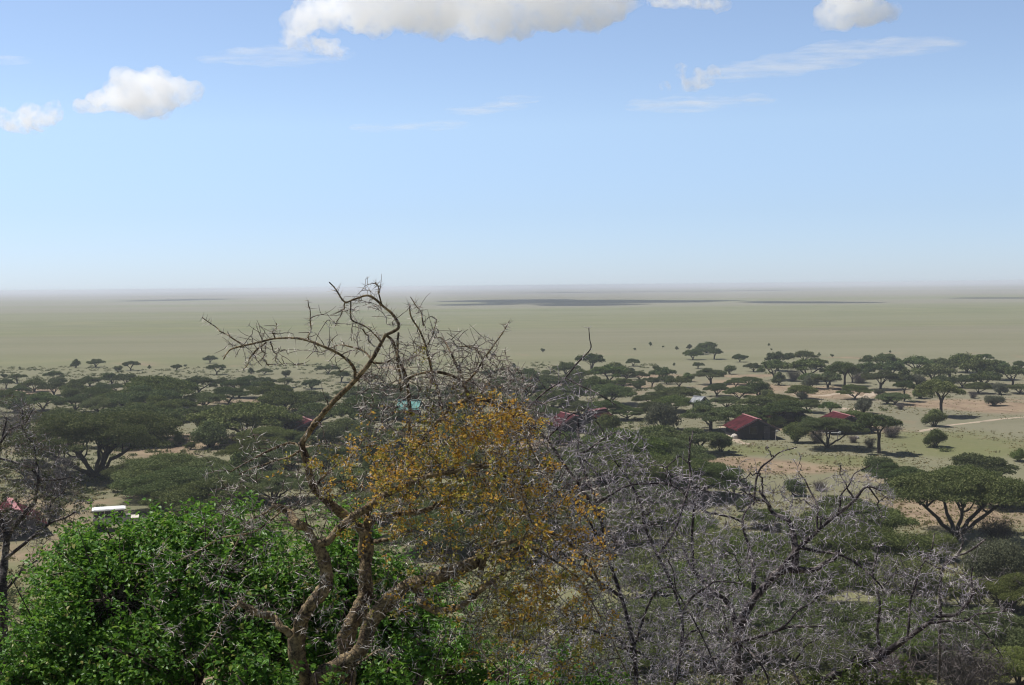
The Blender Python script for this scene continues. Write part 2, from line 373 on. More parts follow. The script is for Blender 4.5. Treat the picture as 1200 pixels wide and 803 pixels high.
def make_bare(key,name,seed,H,n,s):
    rg=np.random.default_rng(seed); g=Geo(); t=Geo()
    for k in range(9):
        a=k*.7+rg.normal(0,.3); e=np.array([.42*math.cos(a)*rg.uniform(.4,1),.42*math.sin(a)*rg.uniform(.4,1),H*rg.uniform(.6,1)])
        p=crom([[0,0,-.04],e*.45+rg.normal(0,.03,3),e],5); tube(t,p,np.linspace(.016,.005,len(p)),5)
        m_=n//9; i=rg.integers(3,len(p),m_); C=p[i]+rg.normal(0,.085,(m_,3)); C[:,2]=np.maximum(C[:,2],.02)
        A=unit(rg.standard_normal((m_,3))+np.array([0,0,.5])); quads(g,C,unit(rg.standard_normal((m_,3))),A,s*(.8+rg.random(m_)*1.4),.004)
    proto(key,name,g,t,M_TWGY)
AC='umbrella_acacia'
for k,(sd,H,npad,fork,dome,nl) in enumerate(((11,.40,46,.05,.10,7),(12,.46,38,.09,.14,5),(13,.36,54,.04,.08,8))):
    make_umbrella('UN',AC,sd,H,npad,70000,.0072,nl,fork,dome,M_ACA)
for k,(sd,H,npad,fork,dome,nl) in enumerate(((21,.38,30,.06,.10,5),(22,.43,24,.10,.09,4),(23,.34,34,.05,.10,6),(24,.42,24,.08,.15,4))):
    make_umbrella('UM',AC,sd,H,npad,22000,.0125,nl,fork,dome,M_ACA if k%2==0 else M_DARK)
for k,(sd,H,npad,fork,dome,nl) in enumerate(((31,.42,16,.08,.10,4),(32,.5,13,.12,.14,3),(33,.38,18,.06,.09,5))):
    make_umbrella('UF',AC,sd,H,npad,6500,.021,nl,fork,dome,M_DARK,.36,.40)
for k,(sd,H,npad,fork,dome,nl) in enumerate(((41,.72,16,.30,.14,4),(42,.62,20,.18,.2,5),(43,.82,14,.38,.14,3))):
    make_umbrella('T','tall_acacia',sd,H,npad,11000,.019,nl,fork,dome,M_DARK if k else M_ACA,.3,.5)
make_round('RN','round_bush',51,.62,16,40000,.010,M_ACA); make_round('RN','round_bush',52,.5,20,40000,.010,M_GREY)
make_round('RM','round_bush',53,.7,10,7000,.024,M_DARK); make_round('RM','round_bush',54,.6,12,7000,.024,M_ACA); make_round('RM','round_bush',57,.62,11,7000,.024,M_DARK)
make_round('RG','grey_bush',55,.66,10,7000,.022,M_GREY); make_round('RG','grey_bush',58,.55,12,7000,.022,M_GREY)
make_round('RF','round_bush',56,.75,7,1500,.05,M_DARK); make_round('RF','round_bush',59,.85,6,1500,.05,M_DARK)
make_bare('B','bare_shrub',61,.6,2600,.05); make_bare('B','bare_shrub',62,.5,2600,.05)
make_umbrella('UO',AC,71,.37,60,80000,.0066,9,.03,.07,M_ACA,.44,.18)
make_umbrella('UP',AC,72,.47,34,70000,.0072,5,.05,.06,M_ACA,.44,.22)
USED=set()
def copy_tree(e):
    c=e.copy(); COL.objects.link(c)
    for ch in e.children:
        d=ch.copy(); COL.objects.link(d); d.parent=c
    return c
# crown centres and widths read off the photograph (pixels), kind
TREES="""
89 426 13 RF;112 423 22 UF;138 431 12 RF;153 428 19 UF;175 430 6 RF;207 429 14 UF;217 428 5 RF;246 420 17 UF;254 431 24 UF;294 434 10 RF;310 433 17 UF;335 437 13 RF;385 429 26 UF;23 431 4 RF;5 440 9 RF
7 448 22 UF;40 447 36 UF;63 452 34 UF;90 447 24 T;119 450 22 T;183 451 84 UM;233 449 42 UF;260 445 26 UF;280 453 42 UM;310 446 26 UF;335 447 22 UF;365 447 26 UF;143 461 48 UM;50 466 52 UM;83 462 26 RM;117 473 44 UM;173 465 72 UM;240 461 52 UM;268 458 50 UM;20 470 40 RM
110 496 200 UO;160 485 112 UM;193 474 64 UM;287 479 112 UM;322 490 72 UM;247 486 14 T;333 468 72 UM;318 457 52 UM;360 462 62 UM;374 480 62 UM;210 515 19 RM;223 522 15 RM;247 508 52 RM;70 488 60 UM;20 500 60 B
200 545 122 UN;165 549 84 UN;232 546 74 UN;212 560 116 UN;240 584 130 UN;62 600 34 B;270 560 90 UN;60 560 70 B;320 560 90 UN;30 545 60 UM;290 545 60 RM
420 456 52 UM;434 441 26 UF;428 480 82 UM;408 496 70 UM;452 490 62 UM;470 505 60 UM;430 525 80 RM;400 440 24 UF;455 455 40 UM;350 500 40 B;480 455 30 UM;520 460 60 UM;555 450 50 UM;560 470 60 UM;530 485 60 UM
602 428 9 RF;590 441 20 UF;618 436 28 UF;617 444 42 UF;642 435 18 UF;663 430 32 UF;693 424 38 UF;720 428 36 UF;742 423 19 UF;714 437 42 UF;749 438 21 UF;768 430 9 RF;781 443 21 UF;790 427 5 RF;747 452 12 RF;680 438 36 UF;700 448 40 UF;730 446 26 UF
613 457 72 UM;606 468 62 UM;648 467 62 UM;634 480 52 UM;667 460 52 UM;714 456 58 UM;710 475 54 UM;680 476 44 UM;763 467 40 UM;774 456 22 RM;790 466 52 UM;712 499 40 RM;778 488 52 RG;735 480 40 UM;650 452 40 UF
768 508 92 UM;750 514 62 UM;727 531 122 UN;692 528 64 UN;774 528 102 UN;733 554 122 UN;688 541 82 UN;783 547 112 UN;640 530 80 UM;620 545 90 UN;600 510 80 UM;580 490 60 UM;660 560 100 UN
828 405 26 UF;812 413 26 UF;837 413 24 UF;820 409 20 UF;818 427 15 UF;808 406 8 RF;822 412 12 UF;867 418 19 UF;855 431 19 RF;883 428 23 UF;912 422 38 UF;943 414 28 UF;960 415 6 RF;975 416 6 RF;925 415 14 UF;945 430 50 UF;990 428 40 T;973 436 25 T;1015 430 36 UF;1033 418 43 UF;1045 433 38 UF;1073 421 40 UF;1093 432 48 UF;1113 430 42 UF;1133 419 52 UF;1153 417 21 UF;1150 433 52 UF;1168 423 19 UF;1167 431 42 UF;1187 438 42 UF;1197 425 22 UF;1060 440 30 RF;1075 443 26 RG;1128 443 34 UF
833 439 36 UM;877 442 30 UM;890 454 38 RM;807 440 19 RF;840 455 30 UM;913 443 21 RF;950 447 28 RG;1060 451 32 T;1078 460 22 RM;1103 452 58 T;1030 458 17 RG;1147 450 36 UM;1172 456 22 RG;862 448 24 UM;930 440 24 B;1008 444 20 B;1195 452 30 UM
1165 467 28 RG;1095 489 33 RM;1012 475 32 RG;973 470 26 T;900 463 26 RM;890 472 52 UM;912 468 42 UM;833 482 72 UM;867 477 62 UM;918 478 62 UM;910 492 28 RM;933 507 36 RM;970 494 76 UP;822 476 34 RM;636 410 7 RF;762 403 6 RF;777 406 4 RF;793 408 5 RF;744 409 4 RF;901 404 4 RF;904 409 4 RF;1043 412 4 RF;41 433 4 RF;520 412 5 RF;1030 494 62 T;1000 488 46 UM;958 512 26 B;1045 505 26 B;905 508 16 B;940 463 18 RG;1040 468 16 RM;1055 476 14 B
1096 513 34 RM;820 512 62 UM;845 519 32 RM;1120 551 200 UP;1176 572 76 UM;1148 548 70 UM;1075 560 60 UM;1050 552 64 UM;1194 533 24 RM;1135 552 80 UM;1020 520 18 B;1000 515 14 B;1140 463 14 B
820 553 92 UN;860 567 54 UM;930 570 34 RM;1032 545 40 RM;987 588 74 UM;1005 614 112 UN;1018 638 142 UN;933 676 132 UN;900 650 112 UN;846 634 122 UN;1100 640 60 RN;1171 655 112 RN;1150 734 132 UN;1075 726 122 UN;1185 750 92 UN;742 580 110 UN;804 560 62 UM;837 684 142 UN;783 659 142 UN;742 605 122 UN;1187 690 90 UN;980 720 130 UN;1060 682 90 RN;900 600 60 UM;1130 690 70 RM;700 600 110 UN;890 720 130 UN;800 610 100 UN;1170 622 50 B;1040 660 40 B;960 570 20 B;870 590 26 RM;640 590 110 UN;1195 775 110 UN;1130 790 110 B;1040 790 90 B;1180 700 60 B;696 508 34 RM;655 512 30 RM;668 513 26 RM;352 514 44 UM;384 512 40 RM;940 620 60 RM
"""
HT={'UO':.37,'UP':.47,'UN':.40,'UM':.39,'UF':.43,'T':.72,'RN':.56,'RM':.64,'RG':.6,'RF':.8,'B':.55}
CF={'UO':.86,'UP':.88,'UN':.80,'UM':.8,'UF':.78,'T':.85,'RN':.5,'RM':.5,'RG':.5,'RF':.5,'B':.5}
LAND=[('the gabled cabin',875,500),('the middle cabin',674,498),('the white roof',823,467),('the turquoise roof',490,472),('the widest left acacia',108,505),('the forked right acacia',1122,585),('the dirt path',1145,495),('the left red roof',362,500),('the white vehicle',130,595),('the bare grey tree',930,680),('the sandy clearing',985,462),('the far left plain',110,430),('the plain edge clump',824,412),('the far right treeline',1120,428),('the middle treeline',700,430)]
LOOK={'UO':('','many stemmed broad acacia'),'UP':('','open forked acacia'),'UN':('broad','green acacia'),'UM':('','flat crowned acacia'),'UF':('distant','dark acacia'),'T':('tall','long trunked acacia'),'RN':('large','leafy rounded bush'),'RM':('','dense rounded green bush'),'RG':('','grey green rounded bush'),'RF':('tiny distant','dark bush'),'B':('','leafless brownish shrub')}
rgT=np.random.default_rng(5); recs=[]; cnt={}
# further crowns of the thick parts of the woodland, between the ones listed
occ=[tuple(map(float,t.split()[:3])) for t in TREES.replace('\n',';').split(';') if t.strip()]
rgE=np.random.default_rng(909); extra=[]
for (x0,x1,y0,y1,w0,w1,kd,num) in ((0,420,452,480,40,62,'UM',20),(420,830,450,480,36,62,'UM',24),(230,430,500,560,60,110,'UN',8),(420,840,500,620,70,120,'UN',16),(560,800,434,452,20,36,'UF',12),(900,1200,420,444,28,50,'UF',26),(1000,1200,440,462,34,52,'UM',9),(800,960,455,490,34,56,'UM',8),(760,1200,640,770,80,130,'UN',12),(0,330,440,455,20,34,'UF',10)):
    tries=0; k=0
    while k<num and tries<400:
        tries+=1; x=rgE.uniform(x0,x1); y=rgE.uniform(y0,y1); w=rgE.uniform(w0,w1)
        if any(abs(x-a)<.30*(w+c) and abs(y-b)<.10*(w+c) for a,b,c in occ): continue
        if any(abs(x-a)<q and -8<y-b<r for a,b,q,r in ((875,500,50,30),(674,498,30,24),(823,467,16,14),(490,472,20,14),(720,516,50,14),(362,500,34,16),(130,595,70,40))): continue
        occ.append((x,y,w)); extra.append(f'{x:.0f} {y:.0f} {w:.0f} {kd}'); k+=1
TREES+=';'.join(extra)
for tok in TREES.replace('\n',';').split(';'):
    if not tok.strip(): continue
    a=tok.split(); px,py,w=map(float,a[:3]); kd=a[3]
    v=ray(px,py); d=60.; asp=HT[kd]*CF[kd]
    for _ in range(80):
        p=CAM+v*(d/v[1]); zc=float(ground(p[0],p[1]))+asp*w*d/F
        dn=(zc-CAM[2])/(v[2]/v[1]); d=.6*d+.4*max(dn,15)
    p=CAM+v*(d/v[1]); Wd=w*d/F*(1.14 if kd in ('UM','UN','UF') else 1.)
    if kd=='UN' and Wd<4.0: kd='UM'
    ps=PROTO[kd]; i=cnt.get(kd,0); cnt[kd]=i+1; e0=ps[i%len(ps)]
    if e0.name not in USED: USED.add(e0.name); e=e0
    else: e=copy_tree(e0)
    e.location=(p[0],p[1],float(ground(p[0],p[1]))-.02*Wd)
    s=Wd*rgT.uniform(.96,1.08); e.scale=(s,s*rgT.uniform(.85,1.15),s*rgT.uniform(.9,1.12)); e.rotation_euler=(0,0,rgT.uniform(0,6.28))
    recs.append([e,px,py,w,kd,d,Wd])
for kd,ps in PROTO.items():
    for e0 in ps:
        if e0.name not in USED:
            for ch in list(e0.children): bpy.data.objects.remove(ch)
            bpy.data.objects.remove(e0)
# labels: look + nearest landmark + side, then order from the left among the ones that still match
_o='first second third fourth fifth sixth seventh eighth ninth'.split(); _n='one two three four five six seven eight nine'.split()
ORD=_o+'tenth eleventh twelfth thirteenth fourteenth fifteenth sixteenth seventeenth eighteenth nineteenth twentieth'.split()+['twenty-'+q for q in _o]
NUM=['']+_n+'ten eleven twelve thirteen fourteen fifteen sixteen seventeen eighteen nineteen twenty'.split()+['twenty-'+q for q in _n]
groups={}
for r_ in recs:
    e,px,py,w,kd,d,Wd=r_
    nm,lx,ly=min(LAND,key=lambda L:math.hypot((px-L[1])*.6,(py-L[2])*1.6))
    dx,dy=px-lx,(py-ly)*2.2
    side=('left of' if dx<0 else 'right of') if abs(dx)>abs(dy) else ('beyond' if dy<0 else 'in front of')
    groups.setdefault((LOOK[kd],side,nm),[]).append(r_)
GR={'UO':'flat crowned acacias','UP':'flat crowned acacias','UN':'flat crowned acacias','UM':'flat crowned acacias','UF':'distant acacias','T':'tall acacias','RN':'rounded bushes','RM':'rounded bushes','RG':'grey bushes','RF':'far bushes','B':'leafless shrubs'}
for ((sz,lk),side,nm),L in groups.items():
    L.sort(key=lambda q:q[1]); n=len(L)
    ws=sorted(q[3] for q in L)
    for i,r_ in enumerate(L):
        base=f'{sz} {lk}'.strip()
        if n==1: lb=f'{base} {side} {nm}'
        else:
            pre='leftmost' if i==0 else 'rightmost' if i==n-1 else ORD[i]+' from left'
            pl=base.replace('acacia','acacias').replace('bush','bushes').replace('shrub','shrubs')
            lb=f'{pre} of {NUM[n] if n<30 else "the"} {pl} {side} {nm}'
        tag(r_[0],lb,'tree' if r_[4] in ('UO','UP','UN','UM','UF','T') else 'bush',GR[r_[4]])

# ------------------------------------------------------------------ dry grass and low herbs between the trees: uncountable
rg=np.random.default_rng(77); n=60000
yy=58+ (rg.random(n)**1.7)*240; xx=(rg.random(n)*2-1)*yy*.47
keep=np.array([mnoise.noise(Vector((a*.06,b*.05,0)))+.55*mnoise.noise(Vector((a*.3,b*.25,4))) for a,b in zip(xx,yy)])>-.12
xx=xx[keep]; yy=yy[keep]; n=len(xx); zz=ground(xx,yy)
M_GRAS=leaf_mat('dry_grass_blade',[(0,(.14,.15,.06)),(.4,(.2,.18,.08)),(.8,(.28,.235,.12)),(1,(.24,.17,.11))],.8,.35,(.25,.22,.1),.1,0)
g=Geo(); hh=rg.uniform(.08,.3,n)*np.clip(1.25-yy/330,.3,1)
for k in range(3):
    a=rg.random(n)*6.28; ww=rg.uniform(.05,.2,n); ox=rg.normal(0,.15,n); oy=rg.normal(0,.15,n)
    B=np.stack([np.cos(a)*ww,np.sin(a)*ww,a*0],-1); C=np.stack([xx+ox,yy+oy,zz-.02],-1)
    T=C+np.stack([rg.normal(0,.12,n),rg.normal(0,.12,n),hh*rg.uniform(.6,1.2,n)],-1)
    g.add(np.stack([C-B,C+B,T],1).reshape(-1,3),np.arange(n*3).reshape(-1,3))
tag(mesh_obj('dry_grass',g,M_GRAS,None,False),'short dry grass and herbs scattered over the ground between the acacias','grass',kind='stuff')

# low leafy undergrowth between the trees, uncountable
rg=np.random.default_rng(78); n=13000
yy=58+(rg.random(n)**1.3)*290; xx=(rg.random(n)*2-1)*yy*.47
nn=np.array([mnoise.noise(Vector((a*.045,b*.045,9)))+.5*mnoise.noise(Vector((a*.2,b*.2,2))) for a,b in zip(xx,yy)])
left=np.clip((22-xx)/40,-.3,.32)
keep=(nn+left>.16)&~((np.abs(xx-36)<14)&(yy>95)&(yy<185)); keep&=~((xx>34)&(yy>110)&(yy<175)&(nn<.6))
xx=xx[keep]; yy=yy[keep]; zz=ground(xx,yy); g=Geo()
for a,b,c in zip(xx,yy,zz):
    r=rg.uniform(.2,.75); k=int(18+30*r); d=unit(rg.standard_normal((k,3))); d[:,2]=np.abs(d[:,2])
    P=np.array([a,b,c])+d*(rg.random(k)**.5)[:,None]*r*np.array([1.3,1.3,.75]); N=unit(d+.7*rg.standard_normal((k,3))+np.array([0,0,.4]))
    quads(g,P,N,rg.standard_normal((k,3)),rg.uniform(.08,.2,k),rg.uniform(.04,.1,k))
tag(mesh_obj('undergrowth',g,M_UND,None,False),'low green scrub growing in patches between the acacias','undergrowth',kind='stuff')

# ------------------------------------------------------------------ cabins
def cabin(label, apx, apy, d, Wd=5.4, L=6.2, eave=1.95, rise=1.35, rz=None, roof=None, wall=None, capm=None, name='cabin', cat='cabin', group='red roofed cabins'):
    roof=roof or M_RED; wall=wall or M_WOOD; capm=capm or M_CAP
    p=at(apx,apy,d); gz=float(ground(p[0],p[1])); rz=R(7) if rz is None else rz
    H=p[2]-gz; H=max(2.6,min(H,4.8)); eave=H-rise
    e=empty(name,(p[0],p[1],gz),rz); tag(e,label,cat,group)
    hw=Wd/2; g=Geo()      # front gable lies at local y=0, body runs to +y
    V=[]
    for y in (.0,L):
        V+= [[-hw,y,-.4],[hw,y,-.4],[hw,y,eave],[0,y,H-.12],[-hw,y,eave]]
    g.add(V,[[0,1,2,3,4],[9,8,7,6,5]]); g.add(V,[[1,6,7,2],[5,0,4,9],[0,5,6,1]])
    mesh_obj('wall',g,wall,e,False)
    sl=rise/hw; ov=.45
    for s in (-1,1):
        g=Geo(); x1=s*(hw+ov); z1=H-sl*(hw+ov); nb=28
        # corrugated sheet: shallow ribs running down the slope
        ysn=np.linspace(-.5,L+.5,nb*2+1); zz=.018*((np.arange(nb*2+1)%2)*2-1)
        top=[]; 
        for (x,z) in ((0,H),(x1*.5,(H+z1)/2),(x1,z1)):
            top.append(np.stack([np.full(len(ysn),x),ysn,z+zz],-1))
        lo=[q-np.array([0,0,.06]) for q in top]
        n=len(ysn); A=np.concatenate(top+lo[::-1]); i=np.arange(5)[:,None]*n+np.arange(n-1)[None]
        g.add(A,np.stack([i,i+1,i+n+1,i+n],-1).reshape(-1,4)); mesh_obj('roof',g,roof,e,False)
        g=Geo(); a=math.atan2(z1-H,x1); 
        for y0 in (-.53,):
            M=Matrix.Translation((0,y0,H))@Matrix.Rotation(-a if s>0 else -a,4,'Y')
            Lr=math.hypot(x1,H-z1); box(g,0.05,Lr,-.03,.0,-.2,-.02,M)
        mesh_obj('bargeboard',g,M_TRIM,e,False)
    g=Geo(); box(g,-.16,.16,-.52,L+.52,H+.0,H+.055); box(g,.16,.42,-.52,L+.52,H-.07,H-.02,Matrix.Identity(4)); mesh_obj('ridge_cap',g,capm,e,False)
    g=Geo(); box(g,-hw*.25-.5,-hw*.25+.5,-.05,-.003,.8,1.75); w1=mesh_obj('window',g,M_DRKW,e,False)
    g=Geo()
    for q in ((-hw*.25-.58,-hw*.25-.5,.74,1.82),(-hw*.25+.5,-hw*.25+.58,.74,1.82)): box(g,q[0],q[1],-.07,-.003,q[2],q[3])
    box(g,-hw*.25-.5,-hw*.25+.5,-.07,-.003,1.75,1.82); box(g,-hw*.25-.5,-hw*.25+.5,-.07,-.003,.74,.8)
    mesh_obj('frame',g,M_TRIM,w1,False)
    g=Geo(); box(g,.9,1.75,-.04,-.003,0,1.85); dd=mesh_obj('door',g,M_TRIM,e,False)
    g=Geo(); box(g,.98,1.02,-.09,-.043,.9,1.0); mesh_obj('handle',g,M_PALE,dd,False)
    for k in range(2):
        y=L*(.3+.4*k); g=Geo(); box(g,-hw-.05,-hw-.003,y-.5,y+.5,.8,1.6); mesh_obj('window',g,M_DRKW,e,False)
    return e
cabin('dark wooden cabin with red roof and its shaded gable facing the open grass',888,491,170)
cabin('cabin behind the round bush, only the top of its red roof showing',929,483,184)
cabin('dark walled cabin mostly hidden behind flat crowned acacias right of the gabled one',997,490,174,Wd=6.4)
cabin('red roofed cabin with pale ridge beside the sandy track in the middle',674,491,180,Wd=4.6,L=5.2,rz=R(20))
cabin('low red roof just right of the middle cabin',692,496,187,Wd=3.4,L=3.6,rz=R(-38))
cabin('red roofed cabin half hidden behind the diagonal thorny limb on the left',366,494,176,Wd=6.5,rz=R(24))
cabin('red roofed cabin behind the dark thorn tree at the left edge',18,613,106,Wd=4.6,L=6,rz=R(28))
cabin('small building with turquoise roof and pink wall seen through thorny branches',490,469,196,Wd=2.4,L=2.8,rise=1.0,rz=R(80),roof=M_TURQ,wall=M_PINK,capm=M_TURQ,name='small_building',cat='building',group=None)
cabin('small building with white metal roof among dark acacias',824,466,205,Wd=1.7,L=1.6,rise=.6,rz=R(40),roof=M_DULL,wall=M_WOOD,capm=M_DULL,name='small_building',cat='building',group=None)

# thin post beside the cabin, pale rail in front of the tree
p=hit(909,517); e=empty('lamp_post',tuple(p)); tag(e,'thin pale post with crossarm and white lamp beside the dark cabin','post')
g=Geo(); tube(g,[[0,0,-.1],[0,0,1.3]],.035,6); mesh_obj('post',g,M_PALE,e)
g=Geo(); box(g,-.45,.4,-.03,.03,1.3,1.36); mesh_obj('crossarm',g,M_TRIM,e,False)
g=Geo(); box(g,.02,.28,-.08,.08,1.363,1.53); mesh_obj('lamp',g,M_WHIT,e,False)
p=hit(972,518); e=empty('rail',tuple(p)); tag(e,'thin white horizontal rail under the acacia beside the dark cabin','rail')
g=Geo(); tube(g,[[-1.4,0,1.25],[1.3,0,1.3]],.05,6); mesh_obj('crossbar',g,M_WHIT,e)
for xx_ in (-1.2,1.15):
    g=Geo(); tube(g,[[xx_,.06,-.1],[xx_,.06,1.3]],.045,6); mesh_obj('post',g,M_TRIM,e)
g=Geo(); box(g,1.3,1.6,-.1,.1,1.18,1.42); mesh_obj('end_cap',g,M_WHIT,e,False)
# pale boulder
def boulder(px,py,r,label):
    p=hit(px,py); g=Geo(); rg=np.random.default_rng(int(px)); n=10
    th=np.linspace(0,math.pi,7); ph=np.arange(n)*2*math.pi/n
    V=np.stack([np.outer(np.sin(th),np.cos(ph)),np.outer(np.sin(th),np.sin(ph)),np.outer(np.cos(th),np.ones(n))],-1).reshape(-1,3)
    V*=(1+rg.normal(0,.08,(len(V),1)))*np.array([r,r*.9,r*.75]); V[:,2]+=r*.4
    i=np.arange(6)[:,None]*n; j=np.arange(n)[None]; j2=(j+1)%n
    g.add(V,np.stack([i+j,i+n+j,i+n+j2,i+j2],-1).reshape(-1,4)); o=mesh_obj('boulder',g,M_PALE,None,False); o.location=tuple(p); tag(o,label,'rock','pale boulders')
boulder(752,513,.55,'round white boulder above the bushes right of the sandy track')
boulder(861,514,.6,'pale boulder at the left corner of the dark gabled cabin')
boulder(1004,514,.35,'small pale stone by the right end of the cabin row')

# safari vehicle behind the green bush
p=at(131,600,109); gz=float(ground(p[0],p[1])); e=empty('vehicle',(p[0],p[1],gz),R(18)); tag(e,'white roofed off-road vehicle parked under trees just above the green bush','vehicle')
g=Geo(); box(g,-1.6,1.6,-.85,.85,.55,1.15); box(g,1.6,2.35,-.8,.8,.55,1.05); box(g,-1.6,1.15,-.8,.8,1.15,1.22); mesh_obj('body',g,M_PALE,e,False)
g=Geo(); box(g,-1.55,1.05,-.74,.74,1.22,1.82); mesh_obj('window',g,M_DRKW,e,False)
g=Geo()
for x_ in (-1.57,-.65,.2,1.02):
    for y_ in (-.78,.74): box(g,x_,x_+.07,y_,y_+.04,1.22,1.82)
mesh_obj('pillar',g,M_PALE,e,False)
g=Geo(); box(g,-1.7,1.2,-.88,.88,1.82,1.92); box(g,-1.55,1.05,-.75,.75,1.92,1.97); mesh_obj('roof',g,M_WHIT,e,False)
for x_ in (-1.1,1.4):
    for y_ in (-.8,.8):
        g=Geo(); a=np.arange(15)*2*math.pi/14
        tube(g,[[x_,y_-.12,.38],[x_,y_-.1,.38],[x_,y_+.1,.38],[x_,y_+.12,.38]],[.3,.38,.38,.3],14); mesh_obj('wheel',g,M_TYRE,e)
for y_ in (-.6,.6):
    g=Geo(); tube(g,[[2.33,y_,.85],[2.38,y_,.85]],.1,10); mesh_obj('headlight',g,M_WHIT,e)

# ------------------------------------------------------------------ foreground thorn trees
class Skel:
    def __init__(s): s.P=np.zeros((60000,3)); s.R=np.zeros(60000); s.T=np.zeros((60000,3)); s.n=0
    def add(s,P,Rr):
        k=len(P); s.P[s.n:s.n+k]=P; s.R[s.n:s.n+k]=Rr; s.T[s.n:s.n+k]=unit(np.gradient(P,axis=0)); s.n+=k
def limb(geo, sk, rg, pts, r0, r1, d0, d1, wob=.05, k=7, sub=6, knot=.10):
    n=len(pts); ds=np.linspace(d0,d1,n); sub=sub*2 if r0>4 else sub
    C=crom(np.array([at(p[0],p[1],d) for p,d in zip(pts,ds)]),sub); m_=len(C); t=np.linspace(0,1,m_)
    env=np.sin(np.pi*t); ph=rg.uniform(0,6.28,6)
    C[:,1]+=wob*env*(np.sin(t*6+ph[0])+.6*np.sin(t*15+ph[1]))
    j=.16*r0*d0/F; C[:,0]+=env*j*np.sin(t*m_*.42*6/sub+ph[2]); C[:,2]+=env*j*np.sin(t*m_*.37*6/sub+ph[3])
    rr=.74*(r0+(r1-r0)*t)*np.interp(t,[0,1],[d0,d1])/F; sc=6/sub; rr=rr*(1+knot*.8*np.sin(t*m_*.33*sc+ph[4])+.03*rg.standard_normal(m_))
    tube(geo,C,rr,k+(7 if r0>4 else 0),.30 if r0>4 else .15)
    if sk is not None: sk.add(C,rr)
    return C,rr
def fill(geo, sk, rg, A, maxlen=.45, bow=.07, rmul=1.0, rend=.0013, k=4):
    A=A.copy(); d0=np.min(np.linalg.norm(A[:,None]-sk.P[None,:sk.n:4],axis=2),axis=1); A=A[np.argsort(d0*rg.uniform(.5,1.6,len(A)))]
    out=[]
    for p in A:
        dd=np.linalg.norm(sk.P[:sk.n]-p,axis=1); i=int(np.argmin(dd)); q=sk.P[i]; L=dd[i]
        if L<.04: continue
        if L>maxlen: p=q+(p-q)*maxlen/L; L=maxlen
        n=6; t=np.linspace(0,1,n)[:,None]; o=rg.standard_normal(3); o-= (p-q)*np.dot(o,p-q)/L**2
        C=q*(1-t)+p*t+o*bow*L*np.sin(np.pi*t)+rg.normal(0,.02*L,(n,3))*np.sin(np.pi*t)
        C=C+np.array([0,0,.06*L])*np.sin(np.pi*t)
        r0=min(max(sk.R[i]*.8,.0018),(.0016+.0085*L)*rmul); rr=np.linspace(r0,rend,n)
        tube(geo,C,rr,k); sk.add(C[1:],rr[1:]); out.append((C,rr))
    return out
def spurs(geo, rg, segs, n, lmin, lmax, r=.0016):
    out=[]
    for _ in range(n):
        C,rr=segs[rg.integers(len(segs))]; i=rg.integers(1,len(C)); q=C[i]; T=unit(C[i]-C[i-1])
        d=unit(rg.standard_normal(3)+T*.6+np.array([0,0,.25])); L=rg.uniform(lmin,lmax)
        o=rg.standard_normal(3)*.05*L
        P=np.array([q,q+d*L*.4+o*.7,q+d*L*.75+o*.6,q+d*L]); rad=np.linspace(max(r,min(rr[i]*.8,.003)),.0009,4); tube(geo,P,rad,3); out.append((P,rad))
    return out
def thorns(geo, rg, segs, per_m, lmin, lmax, r=.0017):
    S=[];D=[];
    for C,rr in segs:
        seg=np.linalg.norm(np.diff(C,axis=0),axis=1); L=seg.sum(); n=rg.poisson(L*per_m)
        if n==0: continue
        cum=np.concatenate([[0],np.cumsum(seg)]); u=np.sort(rg.random(n))*L
        P=np.stack([np.interp(u,cum,C[:,k]) for k in range(3)],-1); rad=np.interp(u,cum,rr)
        idx=np.clip(np.searchsorted(cum,u)-1,0,len(seg)-1); T=unit(np.diff(C,axis=0)[idx])
        v=rg.standard_normal((n,3)); v-=T*np.sum(v*T,1,keepdims=True); v=unit(v)
        for s in (1,-1):
            d=unit(v*s+.3*T+.25*rg.standard_normal((n,3))); S.append(P+d*rad[:,None]*.6); D.append(d)
    S=np.concatenate(S);D=np.concatenate(D);n=len(S); L=rg.uniform(lmin,lmax,n)[:,None]
    a=unit(np.cross(D,rg.standard_normal((n,3)))); b=np.cross(D,a)
    V=np.stack([S+a*r,S-a*r*.5+b*r*.87,S-a*r*.5-b*r*.87,S+D*L],1).reshape(-1,3)
    i=np.arange(n)[:,None]*4
    geo.add(V,np.concatenate([i+np.array([[0,1,3]]),i+np.array([[1,2,3]]),i+np.array([[2,0,3]])]))
def cloudpts(rg, px, py, rx, ry, n, d, dr):
    u=np.sqrt(rg.random(n)); a=rg.random(n)*6.28
    return np.array([at(px+rx*q*math.cos(b),py+ry*q*math.sin(b),d+dr*(rg.random()*2-1)) for q,b in zip(u,a)])
def leafy(geo, rg, segs, weight, n_twigs, per, L0, L1, jit=.012):
    """leaves in clusters along whole twigs, so that neighbouring twigs stay bare"""
    mid=np.array([c[len(c)//2] for c,_ in segs]); px=proj(mid)
    w=np.clip(np.array([weight(a,b) for a,b in px]),0,None)
    n_twigs=min(n_twigs,int((w>0).sum()))
    if n_twigs<1: return
    for i in rg.choice(len(segs),n_twigs,p=w/w.sum(),replace=False):
        c=segs[i][0]; k=rg.integers(max(2,per//2),per*2); u=rg.random(k)**.7*(len(c)-1); j=np.minimum(u.astype(int),len(c)-2); f=(u-j)[:,None]
        C=c[j]*(1-f)+c[j+1]*f+rg.normal(0,jit,(k,3)); T=unit(c[j+1]-c[j])
        A=unit(rg.standard_normal((k,3))+T*.8); N=unit(rg.standard_normal((k,3))+np.array([0,0,.9])); L=rg.uniform(L0,L1,k)
        leaves6(geo,C,N,A,L,L*rg.uniform(.26,.4,k))
